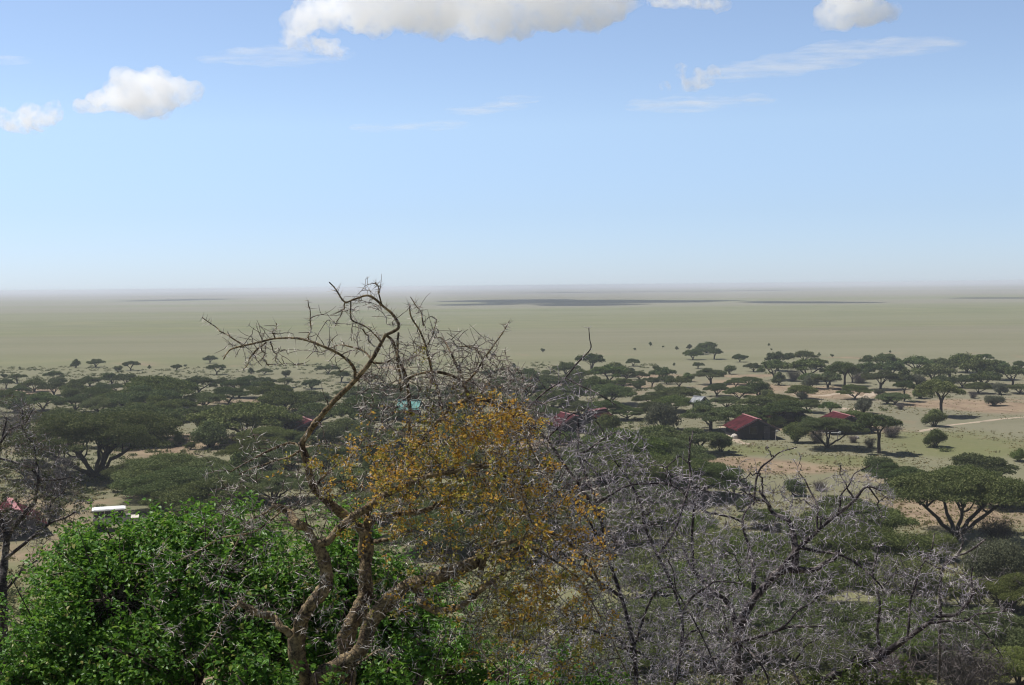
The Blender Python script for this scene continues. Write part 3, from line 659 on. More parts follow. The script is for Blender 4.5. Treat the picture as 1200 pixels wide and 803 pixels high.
def gauss(px,py,cx,cy,rx,ry): return math.exp(-(((px-cx)/rx)**2+((py-cy)/ry)**2))

# ---- tree A: yellowing thorn tree, centre
rg=np.random.default_rng(101); DA=6.5
base=at(395,960,DA+.05); gz=float(ground(base[0],base[1])); eA=empty('thorn_tree',(base[0],base[1],gz))
tag(eA,'crooked thorn tree in the middle with orange yellow leaves and a bare thorny top','tree')
skA=Skel(); segA=[]
def partA(name,pts,r0,r1,d0,d1,m=None,**k):
    g=Geo(); C=limb(g,skA,rg,pts,r0,r1,d0,d1,**k); o=mesh_obj(name,g,m or M_BARK,eA); o.matrix_parent_inverse=eA.matrix_basis.inverted(); segA.append(C); return o
LA=[
 ('trunk',[(395,1010),(388,900),(372,830),(345,765),(350,735),(368,708),(381,682),(380,655),(370,634)],14,8.5,6.5,6.35,dict(k=10,wob=.03)),
 ('trunk',[(400,1010),(402,900),(405,800),(408,750),(420,715),(428,690),(430,655),(427,622)],15,10,6.52,6.7,dict(k=10,wob=.03)),
 ('trunk',[(398,1010),(385,880),(375,805),(392,780),(425,757),(437,728),(458,700),(478,687),(505,681),(538,667),(560,658)],15,9,6.5,6.3,dict(k=10,wob=.03)),
 ('limb',[(370,636),(360,618),(344,608),(330,598),(321,592)],7,5.5,6.36,6.45,{}),
 ('limb',[(372,636),(384,634),(400,616),(429,598),(462,573),(500,558),(528,553),(548,545),(575,548)],7.5,3,6.36,6.1,{}),
 ('limb',[(427,622),(414,612),(398,600),(382,588),(368,575),(364,560),(356,540),(352,526),(358,511),(372,493),(395,467),(415,447),(434,425),(445,405),(452,392)],7.5,2.8,6.7,6.35,{}),
 ('limb',[(429,622),(437,610),(462,602),(500,596),(525,585)],6.5,3.5,6.7,6.75,{}),
 ('limb',[(430,618),(432,600),(445,575),(470,548),(490,520),(505,504),(512,497),(522,484),(534,473),(550,469)],5,3.2,6.7,6.4,{}),
 ('limb',[(552,469),(572,470),(590,480),(612,505),(625,530),(640,560)],2.8,1.2,6.4,6.2,{}),
 ('limb',[(497,708),(508,716),(520,717),(538,708),(562,690),(583,676),(596,664),(601,648),(615,640)],6,3,6.32,6.1,{}),
 ('limb',[(483,686),(490,700),(500,710)],6.5,6,6.4,6.32,{}),
 ('limb',[(562,675),(566,660),(571,645),(576,638),(590,634),(612,628),(640,625),(668,640),(690,660),(705,690)],5,1.8,6.3,5.95,{}),
 ('limb',[(430,640),(445,632),(462,630)],5,2,6.68,6.6,{}),
 ('limb',[(340,744),(330,735),(315,726),(298,716),(280,706)],7.5,4.5,6.42,6.35,{}),
 ('limb',[(345,520),(333,521),(314,529),(292,540),(270,553)],2.6,1,6.62,6.3,{}),
 ('limb',[(352,528),(343,533),(323,540),(295,550),(280,556)],2,.8,6.62,6.75,{}),
 ('limb',[(416,447),(415,432),(405,420),(390,409),(370,401),(347,397),(320,397),(300,402),(272,409),(265,414),(262,421)],2.7,1,6.5,6.2,{}),
 ('limb',[(286,407),(275,396),(262,390),(252,385),(237,372)],1.3,.8,6.2,6.15,{}),
 ('limb',[(312,401),(300,412),(292,422),(285,434)],1.5,.7,6.3,6.2,{}),
 ('limb',[(306,408),(309,418),(315,429)],1.2,.6,6.3,6.3,{}),
 ('limb',[(317,400),(321,415),(325,426)],1.1,.6,6.3,6.35,{}),
 ('limb',[(362,399),(362,390),(363,370),(361,352)],1.4,.6,6.4,6.4,{}),
 ('limb',[(322,396),(322,390),(324,379)],1.2,.6,6.3,6.3,{}),
 ('limb',[(452,393),(467,384),(460,370),(450,360),(440,351),(430,346),(415,351),(405,354),(395,340),(386,331)],2.6,1,6.35,6.2,{}),
 ('limb',[(405,354),(400,366),(393,382)],1.3,.6,6.22,6.2,{}),
 ('limb',[(411,353),(412,372),(425,381),(437,390),(446,401)],1.2,1.2,6.22,6.35,{}),
 ('limb',[(447,356),(442,337),(440,331)],1.3,.6,6.25,6.2,{}),
 ('limb',[(437,425),(450,426),(460,420),(468,412)],1.6,1,6.4,6.3,{}),
 ('limb',[(437,423),(425,412),(407,405),(395,405),(380,412)],1.6,.7,6.4,6.6,{}),
 ('limb',[(425,386),(431,396),(437,405)],1.2,.9,6.3,6.35,{}),
 ('limb',[(505,450),(505,430),(500,407),(492,387),(481,370),(480,357)],2.4,1,6.45,6.25,{}),
 ('limb',[(481,348),(492,365),(496,382)],.8,1,6.3,6.3,{}),
 ('limb',[(500,407),(507,392),(512,375)],1.3,.6,6.35,6.2,{}),
 ('limb',[(542,444),(535,427),(527,410),(517,397),(508,396)],2.2,.9,6.45,6.7,{}),
 ('limb',[(470,458),(474,448),(482,442),(497,437),(512,436),(530,442),(542,450),(548,462),(551,470)],1.6,2.8,6.3,6.4,{}),
 ('limb',[(544,450),(557,437),(567,420),(577,407),(589,390),(597,376)],2.2,.7,6.42,6.1,{}),
 ('limb',[(566,421),(560,412),(552,407),(535,406)],1.6,.7,6.3,6.25,{}),
 ('limb',[(453,393),(462,402),(470,425),(477,450),(480,480),(478,510),(472,545)],2.2,3.2,6.35,6.55,{}),
 ('limb',[(507,440),(515,465),(520,490)],2.2,2.4,6.45,6.42,{}),
 ('limb',[(467,390),(466,410),(468,440),(470,458)],1.8,2,6.35,6.3,{}),
 ('limb',[(580,552),(600,565),(615,590),(625,620)],2,1,6.1,5.9,{}),
 ('limb',[(321,593),(312,600),(298,606),(285,622),(270,650),(258,680)],2.2,.9,6.45,6.3,{}),
 ('limb',[(367,575),(378,560),(395,545),(412,535),(428,512)],2.4,1,6.6,6.5,{}),
 ('limb',[(330,599),(300,622),(262,630),(230,648),(200,660)],1.6,.7,6.4,6.1,{}),
 ('limb',[(282,706),(262,725),(240,760),(215,780)],1.8,.7,6.35,6.1,{}),
 ('limb',[(612,640),(640,650),(672,672),(690,700),(712,740),(735,790)],2.2,1.1,6.1,5.9,{}),
 ('limb',[(400,790),(430,772),(455,765),(480,780)],3,1,6.4,6.1,{}),
]
for nm,pts,r0,r1,d0,d1,kw in LA: partA(nm,pts,r0,r1,d0,d1,**kw)
g=Geo()
A=np.concatenate([cloudpts(rg,515,462,100,62,720,6.45,.45),cloudpts(rg,440,402,75,60,110,6.35,.3),cloudpts(rg,530,430,70,48,140,6.35,.3),cloudpts(rg,320,405,60,26,40,6.3,.2),
   cloudpts(rg,530,520,100,70,330,6.4,.5),cloudpts(rg,545,590,110,70,460,6.3,.55),cloudpts(rg,640,640,85,100,560,6.15,.5),cloudpts(rg,400,560,70,50,120,6.35,.3),cloudpts(rg,575,472,60,52,300,6.4,.4),cloudpts(rg,600,545,50,60,220,6.3,.4),cloudpts(rg,420,690,110,90,150,6.15,.2),cloudpts(rg,300,650,80,70,70,6.2,.2),cloudpts(rg,520,730,110,60,120,6.1,.2),cloudpts(rg,640,740,90,70,300,6.1,.5),cloudpts(rg,430,555,85,45,160,6.5,.4),
   cloudpts(rg,560,700,110,60,160,6.2,.5),cloudpts(rg,300,590,50,26,60,6.4,.25),cloudpts(rg,250,680,90,90,60,6.35,.3),cloudpts(rg,280,545,60,45,30,6.4,.25),cloudpts(rg,610,510,40,60,120,6.3,.4),cloudpts(rg,480,740,110,60,60,6.2,.3),cloudpts(rg,290,710,30,16,40,6.35,.15)])
segT=fill(g,skA,rg,A,.42)
sp=spurs(g,rg,segT+segA[16:],2600,.03,.13)
spurs(g,rg,segA[:12],60,.02,.06,.006); spurs(g,rg,segA[:6],90,.06,.22,.002)
o=mesh_obj('twig_tangle',g,M_TWIG,eA,True); o.matrix_parent_inverse=eA.matrix_basis.inverted(); o['kind']='stuff'
g=Geo(); thorns(g,rg,segA[14:],60,.02,.055,.0021); thorns(g,rg,segT,22,.02,.05,.0020); thorns(g,rg,sp,14,.015,.035)
o=mesh_obj('thorn_cover',g,M_THRN,eA,False); o.matrix_parent_inverse=eA.matrix_basis.inverted(); o['kind']='stuff'
def wA(x,y):
    return (1.9*gauss(x,y,590,495,26,26)+.6*gauss(x,y,520,520,70,34)+.45*gauss(x,y,540,580,100,50)+1.1*gauss(x,y,645,640,62,75)+.55*gauss(x,y,640,740,80,60)+.7*gauss(x,y,430,545,60,30)+.35*gauss(x,y,470,600,80,60))*(1 if y>455 else .05)
g=Geo(); leafy(g,rg,segT+sp,wA,760,10,.010,.023)
o=mesh_obj('foliage',g,M_ORNG,eA,False); o.matrix_parent_inverse=eA.matrix_basis.inverted()
def wA2(x,y): return .8*gauss(x,y,520,560,80,60)+.8*gauss(x,y,640,760,80,50)+.5*gauss(x,y,420,540,60,25)+.5*gauss(x,y,560,650,90,60)
g=Geo(); leafy(g,rg,segT+sp,wA2,480,10,.010,.023)
o=mesh_obj('green_foliage',g,M_YOLV,eA,False); o.matrix_parent_inverse=eA.matrix_basis.inverted()

# ---- generic bare thorn trees
def thorn_tree(label, name, basepx, limbs, clouds, seed, mb, mt, nspur, leaf=None, th=(16,.02,.05), maxlen=.45, rmul=1., arch=0):
    rg=np.random.default_rng(seed); b=at(basepx[0],basepx[1],basepx[2]); e=empty(name,(b[0],b[1],float(ground(b[0],b[1])))); tag(e,label,'tree')
    inv=Matrix.Translation(-Vector(e.location)); sk=Skel(); segs=[]
    for nm,pts,r0,r1,d0,d1 in limbs:
        g=Geo(); segs.append(limb(g,sk,rg,pts,r0,r1,d0,d1,k=8 if r0>4 else 6)); o=mesh_obj(nm,g,mb,e); o.matrix_parent_inverse=inv
    for c in clouds[:arch and len(clouds)]:
        for _ in range(arch):
            cx,cy_,rx,ry,_n,d,dr=c; a=rg.uniform(0,6.28); P1=at(cx+rx*.95*math.cos(a),cy_+ry*.95*math.sin(a),d+rg.uniform(-dr,dr))
            i=int(np.argmin(np.linalg.norm(sk.P[:sk.n]-P1,axis=1)+rg.uniform(0,.35,sk.n))); q=sk.P[i]; L=np.linalg.norm(P1-q)
            if L<.12: continue
            o=rg.standard_normal(3)*.12*L+np.array([0,0,.20*L]); C=crom([q,q*.66+P1*.34+o,q*.3+P1*.7+o*.9,P1],5); C[1:-1]+=rg.normal(0,.008,(len(C)-2,3))
            rr=np.linspace(min(sk.R[i]*.85,.0095),.0022,len(C)); gl=Geo(); tube(gl,C,rr,5,.15); ol=mesh_obj('limb',gl,mb,e); ol.matrix_parent_inverse=inv; sk.add(C[1:],rr[1:]); segs.append((C,rr))
    g=Geo(); A=np.concatenate([cloudpts(rg,*c) for c in clouds]); st=fill(g,sk,rg,A,maxlen,.07,rmul)
    sp=spurs(g,rg,st+segs,nspur,.04,.16); o=mesh_obj('twig_tangle',g,mt,e); o.matrix_parent_inverse=inv; o['kind']='stuff'
    g=Geo(); thorns(g,rg,st+segs,*th,.0024); thorns(g,rg,sp,10,.02,.05,.0020); o=mesh_obj('thorn_cover',g,M_GTHN,e,False); o.matrix_parent_inverse=inv; o['kind']='stuff'
    if leaf:
        g=Geo(); leafy(g,rg,st+sp,*leaf[:-1]); o=mesh_obj('foliage',g,leaf[-1],e,False); o.matrix_parent_inverse=inv
    return e
thorn_tree('dense grey tangle of bare thorny twigs right of the orange leaves','thorn_bush',(730,1020,7.3),[
 ('trunk',[(730,1000),(735,880),(745,810),(742,760),(728,700),(712,650),(705,610)],4,2.6,7.3,7.2),
 ('trunk',[(735,1000),(760,860),(790,800),(800,740),(790,690),(770,650)],3.8,2.4,7.3,7.5),
 ('limb',[(705,610),(680,570),(655,535),(640,515),(622,497)],3,1.6,7.2,6.9),
 ('limb',[(590,512),(612,486),(637,460),(660,445),(677,427),(692,410),(691,398),(690,384)],1.6,.7,6.9,6.7),
 ('limb',[(622,497),(606,506),(590,512)],2,2,6.9,6.9),
 ('limb',[(662,443),(682,453),(705,463),(722,475)],1.4,.7,6.8,6.6),
 ('limb',[(640,515),(665,490),(690,478)],1.4,.7,6.95,6.8),
 ('limb',[(712,650),(690,610),(672,590),(660,575)],2.4,1.2,7.2,7.0),
 ('limb',[(706,612),(700,590),(679,535),(678,510),(677,490)],2.6,1.,7.2,7.3),
 ('limb',[(679,534),(690,545),(705,562),(712,575)],1.8,.8,7.25,7.1),
 ('limb',[(680,532),(700,520),(722,508),(742,520)],1.6,.8,7.3,7.2),
 ('limb',[(700,590),(730,572),(765,567),(792,572),(806,584)],1.9,.9,7.2,7.0),
 ('limb',[(770,650),(755,615),(750,590),(735,560),(720,540)],2.6,1.1,7.5,7.4),
 ('limb',[(772,650),(790,620),(802,590),(810,560),(808,530),(812,505)],2.6,1.,7.5,7.7),
 ('limb',[(798,720),(822,690),(842,680),(870,685)],2.2,1.,7.5,7.3),
 ('limb',[(728,700),(700,680),(668,655),(650,640)],2.8,1.2,7.2,6.9),
 ('limb',[(742,760),(765,700),(785,690),(800,705),(820,740),(838,780)],2.,.9,7.2,6.9),
 ('limb',[(742,762),(705,740),(670,735),(640,750)],2.4,1.,7.2,6.9)],
 [(640,545,50,60,722,7.1,.4),(690,590,80,75,1144,7.2,.5),(760,620,100,75,1068,7.4,.5),(720,690,110,75,1068,7.2,.5),(790,720,90,75,799,7.4,.5),(740,775,120,40,429,7.0,.35),(700,770,90,50,647,7.1,.4),(760,570,70,30,227,7.2,.4),(650,480,50,50,188,6.9,.3),(715,530,50,30,227,7.2,.3)],
 202,M_GBRK,M_GTWG,800,th=(9,.02,.05),rmul=1.2,maxlen=.6,arch=5)
thorn_tree('large grey leafless thorn tree with forked limbs at the lower right','thorn_tree',(870,1000,8.8),[
 ('trunk',[(870,1000),(866,880),(866,800),(863,755),(864,735),(875,712),(896,687),(912,671),(929,667)],9.5,5.5,8.8,8.7),
 ('limb',[(929,667),(950,669),(971,658),(985,645)],6,2,8.7,8.5),
 ('limb',[(930,667),(931,637),(926,612),(908,604),(900,590),(890,575)],5.5,2,8.7,8.9),
 ('limb',[(913,670),(937,642),(958,621),(983,600),(1000,583),(1017,571),(1033,575)],4,1.5,8.7,8.4),
 ('limb',[(884,700),(882,680),(879,646),(871,612),(880,590)],4,1.6,8.75,9.1),
 ('limb',[(864,740),(854,708),(829,687),(812,668),(800,640)],5,2,8.8,9.0),
 ('limb',[(821,779),(845,765),(867,754),(908,742),(940,735),(967,733)],3,1.6,8.3,8.2),
 ('limb',[(863,790),(845,790),(821,779)],3,3,8.8,8.3),
 ('limb',[(868,756),(885,770),(895,785),(905,815)],2.4,1.5,8.25,8.1),
 ('trunk',[(880,1000),(910,860),(940,810),(967,793),(1000,779),(1033,771),(1050,760),(1062,750),(1087,731)],8.5,3.6,8.8,8.4),
 ('limb',[(1087,731),(1105,722),(1125,715),(1137,692),(1140,665)],3.6,1.2,8.4,8.3),
 ('limb',[(1088,730),(1110,727),(1145,722),(1180,716)],2.6,1,8.4,8.2),
 ('limb',[(1130,725),(1150,738),(1175,770)],1.8,.8,8.3,8.1),
 ('limb',[(937,641),(965,648),(992,654),(1017,671),(1035,690)],2.6,1.,8.65,8.4),
 ('limb',[(883,592),(884,571),(892,548),(908,537),(922,528),(934,524)],2,.8,9.0,8.9),
 ('limb',[(812,590),(830,600),(852,605),(870,612)],2.,1.5,8.9,9.1),
 ('limb',[(812,668),(811,640),(811,610),(812,580),(809,545),(808,512)],2.6,1,9.0,8.9),
 ('limb',[(809,545),(796,536),(783,545),(780,560)],1.3,.7,8.9,8.8),
 ('limb',[(983,600),(985,580),(1000,560),(1020,545)],1.8,.8,8.5,8.4),
 ('limb',[(1000,583),(988,565),(985,545)],1.5,.7,8.45,8.4),
 ('limb',[(1018,571),(1030,590),(1034,605)],1.5,.7,8.4,8.4),
 ('limb',[(958,621),(955,590),(945,565),(935,552)],1.8,.7,8.55,8.8),
 ('limb',[(1033,771),(1028,740),(1027,700),(1025,670),(1030,640)],2.8,1.,8.5,8.6),
 ('limb',[(1062,750),(1070,700),(1085,660),(1095,625)],2.2,.9,8.4,8.5),
 ('limb',[(905,742),(935,720),(960,700),(975,672)],2.,.9,8.3,8.2),
 ('limb',[(940,810),(930,780),(945,755),(965,745)],2.4,1.,8.7,8.6)],
 [(830,640,60,90,379,8.9,.5),(900,620,70,55,379,8.8,.5),(1000,585,50,35,347,8.5,.3),(960,650,90,60,539,8.6,.5),(890,720,90,70,761,8.6,.6),(1000,720,100,60,761,8.5,.5),(1090,690,60,50,410,8.4,.4),(1130,720,60,50,221,8.3,.3),(950,780,110,40,601,8.5,.5),(840,770,70,50,444,8.5,.5),(900,560,40,35,80,8.9,.3)],
 303,M_GBRK,M_GTWG,900,th=(8,.025,.055),maxlen=.65,rmul=1.25,arch=4)
thorn_tree('dark thorn tree with few grey green leaves at the left edge','thorn_tree',(2,960,10.5),[
 ('trunk',[(0,960),(3,820),(5,720),(6,680),(6,640),(10,625)],8,5,10.5,10.5),
 ('limb',[(10,627),(24,606),(38,590),(44,572),(45,560),(36,548),(15,540),(-15,535)],4,1.6,10.5,10.2),
 ('limb',[(6,655),(20,645),(40,628),(56,615),(75,608),(88,600)],3.2,1.2,10.5,10.2),
 ('limb',[(45,562),(60,562),(78,560),(90,562)],1.8,.8,10.3,10.2),
 ('limb',[(7,640),(2,600),(-4,560),(0,520),(8,490)],3.4,1.2,10.5,10.7),
 ('limb',[(45,562),(40,535),(30,505),(26,480)],2.2,.9,10.3,10.5),
 ('limb',[(0,520),(12,505),(28,495),(40,478)],1.8,.8,10.6,10.5),
 ('limb',[(56,615),(62,590),(75,575)],1.6,.8,10.3,10.3),
 ('limb',[(8,690),(25,670),(45,655),(50,640)],2.4,.9,10.5,10.4)],
 [(15,510,45,45,120,10.5,.6),(35,560,55,50,120,10.4,.6),(40,620,55,40,110,10.4,.6),(10,600,30,60,90,10.5,.5),(65,590,40,30,80,10.3,.4)],
 404,M_GBRK,M_TWIG,500,leaf=(lambda x,y:1.0,200,6,.014,.03,M_GREY),th=(8,.02,.05),maxlen=.5,rmul=1.2)
# dead bough showing above the bushes at the right
thorn_tree('small pale dead bough sticking out of the bushes below the forked shade tree','dead_tree',(1105,720,30),[
 ('trunk',[(1100,800),(1102,720),(1105,668),(1118,655),(1135,646),(1155,632)],3,1.6,30,29.5),
 ('limb',[(1106,668),(1096,664),(1080,655)],2,1.2,30,29.8),
 ('limb',[(1120,655),(1128,640),(1125,622)],2,1.,29.8,29.9)],
 [(1122,640,35,25,60,29.8,1.2)],505,M_GBRK,M_GTWG,160,th=(1,.05,.1),maxlen=1.6,rmul=1.5)

# ------------------------------------------------------------------ leafy green bush
def leafy_bush(name,label,lobes,seed,nsprig,m,L0,L1,cat='bush',dens=7):
    rg=np.random.default_rng(seed); cs=[(at(x,y,d),r) for x,y,d,r in lobes]
    b=np.mean([c for c,_ in cs],0); gz=float(ground(b[0],b[1])); e=empty(name,(b[0],b[1],gz)); tag(e,label,cat)
    inv=Matrix.Translation(-Vector(e.location)); g=Geo(); st=Geo(); w=np.array([r**2 for _,r in cs]); w/=w.sum(); tips=[]; NO=Vector((seed*1.7,2.2,seed*.3))
    for (c,r),f in zip(cs,w):
        n=int(nsprig*f); d=unit(rg.standard_normal((n,3))); q=rg.random(n)**.45
        bump=np.array([1+.34*mnoise.noise(Vector(v*2.1+c))+.26*mnoise.noise(Vector(v*5.5+c*2)) for v in d])
        P=c+d*(q*bump*r)[:,None]*np.array([1,.9,1])
        gap=np.array([mnoise.noise(Vector(p_)*3.1+NO)+.5*mnoise.noise(Vector(p_)*7.3+NO) for p_ in P]); ok=gap>-.22
        P=P[ok]; d=d[ok]; n=len(P)
        shoot=rg.random(n)<.10; P[shoot]+=(d[shoot]*.5+np.array([0,0,.8]))*rg.uniform(.02,.13,shoot.sum())[:,None]*np.clip(d[shoot,2:3]+.3,0,1)
        out=unit(d+.5*rg.standard_normal((n,3))+np.array([0,0,.45]))
        for k in range(dens):
            t=(k/dens); base=P-out*(.10*t)+rg.normal(0,.008,(n,3)); a=k*2.4+rg.random(n)*.8
            s1=unit(np.cross(out,np.array([.3,.2,1.]))); s2=np.cross(out,s1)
            A=unit(np.cos(a)[:,None]*s1+np.sin(a)[:,None]*s2+out*.7)
            N=unit(out*.9+.45*rg.standard_normal((n,3))-A*.2+np.array([0,0,.35])); L=rg.uniform(L0,L1,n); leaves6(g,base,N,A,L,L*rg.uniform(.22,.32,n))
        for i in range(0,n,14):
            tube(st,crom([c*.5+np.array([b[0],b[1],gz])*.5,c+rg.normal(0,.05,3),P[i]],3),np.linspace(.010,.0025,7),4)
        tube(st,crom([[b[0]+rg.normal(0,.1),b[1]+rg.normal(0,.1),gz-.1],(c+np.array([b[0],b[1],gz]))/2,c],4),np.linspace(.03,.012,9),6)
    o=mesh_obj('foliage',g,m,e,False); o.matrix_parent_inverse=inv
    o=mesh_obj('stem',st,M_TWIG,e); o.matrix_parent_inverse=inv
leafy_bush('leafy_bush','large dense bush with glossy bright green leaves filling the lower left',[(60,765,7.9,.5),(140,712,8.0,.56),(240,690,8.0,.60),(325,722,7.9,.58),(20,800,7.7,.35),(110,800,7.7,.5),(200,800,7.6,.55),(300,810,7.5,.5),(90,690,8.3,.4),(180,655,8.3,.36),(275,640,8.4,.38),(128,655,8.3,.34),(100,640,8.5,.2),(215,622,8.4,.26)],11,11500,M_BUSH,.022,.048)
leafy_bush('leafy_bush','green leafy bush growing behind the crooked trunks of the thorn tree',[(400,700,8.1,.52),(470,730,8.0,.42),(420,790,7.8,.5),(530,785,7.7,.38),(585,805,7.5,.30),(405,625,8.4,.28),(495,700,8.3,.32)],12,4600,M_BUSH,.022,.046)
leafy_bush('leafy_bush','sparse leafy sprigs in front of the base of the crooked trunks',[(335,812,6.15,.17),(395,815,6.1,.12),(455,800,6.05,.17),(500,770,6.1,.12),(300,790,6.2,.12)],15,430,M_BUSH,.024,.045)
leafy_bush('leafy_bush','low yellow green leafy bush at the bottom edge right of centre',[(1010,812,8.2,.22),(1060,812,8.2,.2),(960,818,8.2,.18)],13,420,M_OLV,.025,.045)
leafy_bush('leafy_bush','small green leafy sprigs under the grey thorn tangle at the bottom edge',[(655,800,6.9,.2),(700,812,6.9,.2),(620,812,6.9,.2)],14,420,M_BUSH,.022,.04)

# ------------------------------------------------------------------ clouds
def blob_mesh(lumps, seed, voxel, amp, freq, depth=None):
    """union of ellipsoids (centre, radii), remeshed and roughened; returns a mesh in world space"""
    g=Geo()
    for c,rr in lumps:
        nu,nv=18,24; th=np.linspace(0,math.pi,nu)[1:-1]; ph=np.arange(nv)*2*math.pi/nv
        V=np.stack([np.outer(np.sin(th),np.cos(ph)),np.outer(np.sin(th),np.sin(ph)),np.outer(np.cos(th),np.ones(nv))],-1).reshape(-1,3)
        V=np.vstack([V,[[0,0,1],[0,0,-1]]])*np.array(rr)+np.array(c)
        i=np.arange(nu-3)[:,None]*nv; j=np.arange(nv)[None]; j2=(j+1)%nv
        n0=g.n; g.add(V,np.stack([i+j,i+nv+j,i+nv+j2,i+j2],-1).reshape(-1,4)); t=n0+(nu-2)*nv
        g.F.setdefault(3,[]).append(np.array([[t,n0+q,n0+(q+1)%nv] for q in range(nv)]))
        b=n0+(nu-3)*nv; g.F[3].append(np.array([[t+1,b+(q+1)%nv,b+q] for q in range(nv)]))
    o=mesh_obj('blob',g,M_HILL); md=o.modifiers.new('r','REMESH'); md.mode='VOXEL'; md.voxel_size=voxel
    dg=bpy.context.evaluated_depsgraph_get(); dg.update(); me=bpy.data.meshes.new_from_object(o.evaluated_get(dg))
    old=o.data; bpy.data.objects.remove(o); bpy.data.meshes.remove(old)
    n=len(me.vertices); V=np.empty(n*3,np.float32); me.vertices.foreach_get('co',V); V=V.reshape(-1,3)
    N=np.empty(n*3,np.float32); me.vertices.foreach_get('normal',N); N=N.reshape(-1,3)
    off=Vector((seed*3.7,seed*1.9,seed*.7)); dsp=np.zeros(n)
    for i,v in enumerate(V):
        q=Vector(v)*freq+off; dsp[i]=(mnoise.noise(q)+.6*mnoise.noise(q*2.3)+.55*abs(mnoise.noise(q*5.1))+.3*mnoise.noise(q*10.5))
    V=V+N*(dsp*amp)[:,None]; me.vertices.foreach_set('co',V.astype(np.float32).ravel()); me.update()
    o=bpy.data.objects.new('blob',me); COL.objects.link(o); md=o.modifiers.new('r','REMESH'); md.mode='VOXEL'; md.voxel_size=voxel*.8
    dg=bpy.context.evaluated_depsgraph_get(); dg.update(); m2=bpy.data.meshes.new_from_object(o.evaluated_get(dg)); bpy.data.objects.remove(o); bpy.data.meshes.remove(me)
    m2.polygons.foreach_set('use_smooth',np.ones(len(m2.polygons),bool)); return m2
def cloud_mat(name,dens,nscale=None,lo=.4,hi=.6,stretch=(1,1,1),detail=4,aniso=.2):
    m,nt=mat(name); v=nd(nt,'ShaderNodeVolumePrincipled'); v.inputs['Color'].default_value=(1,1,1,1); v.inputs['Anisotropy'].default_value=aniso
    if nscale:
        P=nd(nt,'ShaderNodeNewGeometry').outputs['Position']; n_=noise(nt,mapping(nt,P,stretch),nscale,detail,.6,.3)
        nt.links.new(math_(nt,'MULTIPLY',maprange(nt,n_,lo,hi),dens),v.inputs['Density'])
    else: v.inputs['Density'].default_value=dens
    o=nd(nt,'ShaderNodeOutputMaterial'); nt.links.new(v.outputs[0],o.inputs['Volume']); return m
def cloud(label,lumps,seed,D,m,voxel=9,amp=26,freq=1/70,cat='cloud',ry=.8,group=None,name='cloud'):
    L=[]
    for (px,py,rx,rz) in lumps:
        s=D/F; L.append((at(px,py,D+rx*s*.3*math.sin(px)),(rx*s*1.08,rx*s*ry,rz*s*1.12)))
    me=blob_mesh(L,seed,voxel,amp,freq); me.materials.clear(); me.materials.append(m)
    o=bpy.data.objects.new(name,me); COL.objects.link(o); tag(o,label,cat,group); return o
M_CUM=cloud_mat('cumulus',.019,1/42,.36,.52,detail=8,aniso=.65); M_PUF=cloud_mat('thin_puff',.026,1/38,.40,.64,detail=8,aniso=.6)
M_CIR=cloud_mat('cirrus',.010,1/60,.44,.85,(.25,1,2.6),detail=7)
M_SHC=cloud_mat('dense_cloud',.05)
cloud('bright white cumulus cloud floating at the upper left',[(165,108,36,22),(150,99,22,16),(186,98,22,16),(205,108,24,15),(224,107,12,12),(130,118,28,10),(106,125,19,5),(170,127,30,10),(148,123,38,7)],1,4000,M_CUM,voxel=6,amp=20,freq=1/55)
cloud('small ragged white cloud touching the left edge of the frame',[(42,138,22,13),(60,128,12,9),(20,142,24,12),(2,140,20,10)],2,4000,M_PUF,voxel=8,amp=24,freq=1/50)
cloud('long white cloud stretching along the top edge',[(348,24,16,12),(372,18,30,18),(440,6,52,28),(500,8,52,28),(560,14,52,24),(600,28,30,13),(650,4,50,24),(690,10,40,18),(730,4,24,12),(470,-40,80,40),(590,-40,90,42),(690,-30,50,25)],3,4000,M_CUM,voxel=8,amp=30,freq=1/65)
cloud('thin white cloud end at the top edge right of the long cloud',[(790,-4,30,10),(825,0,24,9),(842,4,10,6)],4,4000,M_PUF,voxel=8,amp=20,freq=1/50)
cloud('compact white cloud at the top edge on the right',[(985,14,26,18),(1015,14,26,14),(1000,-8,34,18),(972,26,14,10),(1040,16,12,7)],5,4000,M_CUM,voxel=7,amp=22,freq=1/55)
cloud('faint ragged puff below the left end of the long cloud',[(345,44,18,8),(375,52,22,7),(360,38,12,7),(395,62,14,5)],6,4100,M_PUF,voxel=7,amp=20,freq=1/40)
cloud('small broken puffs above the low thin streak on the right',[(822,94,16,9),(835,86,9,8),(797,86,7,6),(778,100,6,5),(812,102,14,6)],7,4100,M_PUF,voxel=7,amp=18,freq=1/40)
cloud('thin flat streak of cloud low on the right',[(800,122,70,4),(860,117,50,3),(815,115,30,5)],8,5200,M_CIR,voxel=9,amp=12,freq=1/120)
cloud('long slanting veil of thin cloud on the right',[(900,80,60,7),(950,70,60,8),(1000,60,70,7),(1070,54,60,5),(860,88,40,5)],9,5200,M_CIR,voxel=10,amp=14,freq=1/120)
cloud('faint flat veil of cloud left of the long cloud',[(270,68,40,6),(320,66,60,7),(375,62,40,7)],10,5200,M_CIR,voxel=10,amp=14,freq=1/120)
cloud('faint short double streak of cloud in the middle of the sky',[(555,130,34,3.5),(612,116,32,3.5),(590,124,30,3)],11,5200,M_CIR,voxel=8,amp=9,freq=1/120)
cloud('faint narrow streak of cloud under the double streak',[(450,150,40,2.6),(510,147,45,2.6)],12,5200,M_CIR,voxel=8,amp=8,freq=1/120)
cloud('tiny faint streak of cloud at the left edge',[(5,71,32,3)],13,5200,M_CIR,voxel=8,amp=9,freq=1/120)
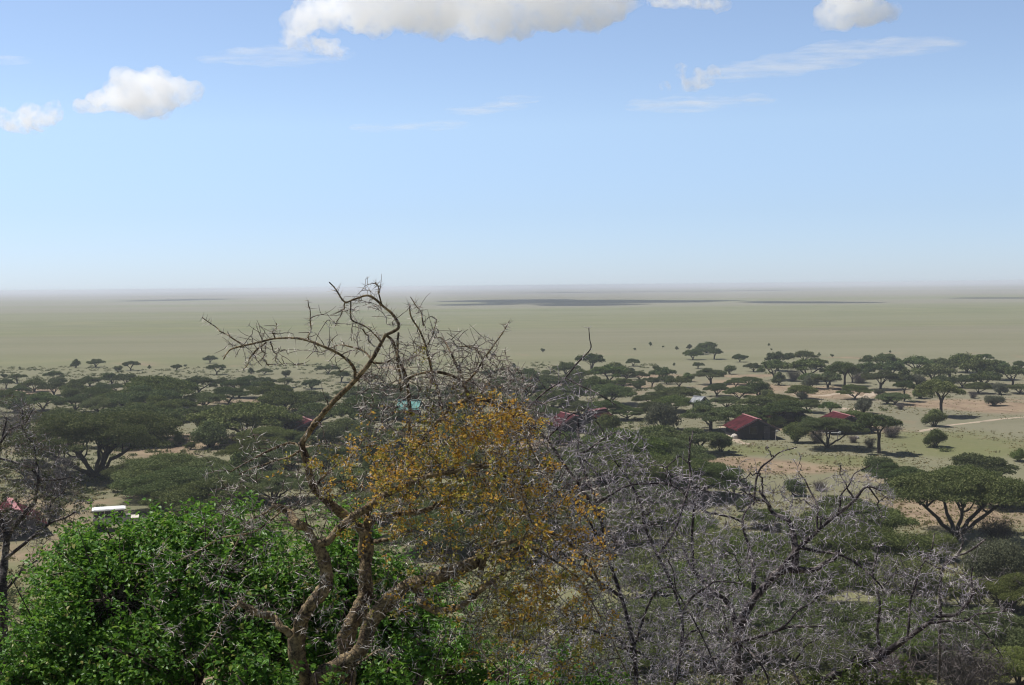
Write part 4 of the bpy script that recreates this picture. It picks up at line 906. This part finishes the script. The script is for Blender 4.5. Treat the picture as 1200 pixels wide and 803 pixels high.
# clouds above the frame, whose shadows lie on the plain
def shadow_cloud(label,spots,seed,Hc):
    L=[]
    for (px,py,rx,ry) in spots:
        c=hit(px,py); sx=rx*c[1]/F; dy=abs(hit(px,py-ry)[1]-hit(px,py+ry)[1])/2
        L.append((c+SUN*(Hc/SUN[2]),(sx,dy,max(25,min(sx,dy)*.4))))
    me=blob_mesh(L,seed,14,22,1/90); me.materials.clear(); me.materials.append(M_SHC)
    o=bpy.data.objects.new('cloud',me); COL.objects.link(o); tag(o,label,'cloud','clouds overhead above the frame')
OV='white cumulus cloud overhead above the frame shading the plain'
shadow_cloud(OV,[(680,353.5,110,2.2),(600,352.5,80,1.6),(760,353.5,90,1.6),(690,357,70,1.6),(560,357,50,1.2),(830,352.5,40,1.0)],21,950)
shadow_cloud(OV,[(940,354.5,60,1.4),(985,354.5,30,1.0),(900,353.5,40,1.0)],22,900)
shadow_cloud(OV,[(1155,349.3,50,1.0),(1200,349.3,50,1.0)],23,1100)
shadow_cloud(OV,[(215,351.5,55,1.0),(180,352.3,40,.8),(262,350.8,24,.7)],24,1500)

# ------------------------------------------------------------------ haze
g=Geo(); S=FAR*1.4; box(g,-S,S,-S,S,-3,23.3)
m,nt=mat('haze_air'); v=nd(nt,'ShaderNodeVolumePrincipled'); v.inputs['Color'].default_value=(.79,.835,.93,1); v.inputs['Density'].default_value=2.8e-4; v.inputs['Anisotropy'].default_value=.1
o=nd(nt,'ShaderNodeOutputMaterial'); nt.links.new(v.outputs[0],o.inputs['Volume'])
tag(mesh_obj('haze',g,m,None,False),'pale blue haze over the plain','haze',kind='stuff')

# ------------------------------------------------------------------ render settings
cy=SC.cycles; cy.max_bounces=22; cy.diffuse_bounces=3; cy.glossy_bounces=2; cy.transmission_bounces=3; cy.transparent_max_bounces=8; cy.volume_bounces=20
cy.volume_step_rate=1.0; cy.volume_max_steps=256; cy.use_denoising=True; cy.denoising_prefilter='ACCURATE'; cy.denoising_input_passes='RGB_ALBEDO_NORMAL'; cy.pixel_filter_type='BLACKMAN_HARRIS'; cy.filter_width=1.15; cy.sample_clamp_indirect=10
try: cy.denoiser='OPENIMAGEDENOISE'
except Exception: pass
vs=SC.view_settings; SC.display_settings.display_device='sRGB'; vs.view_transform='Standard'; vs.look='None'; vs.exposure=.28; vs.gamma=1; vs.use_curve_mapping=False
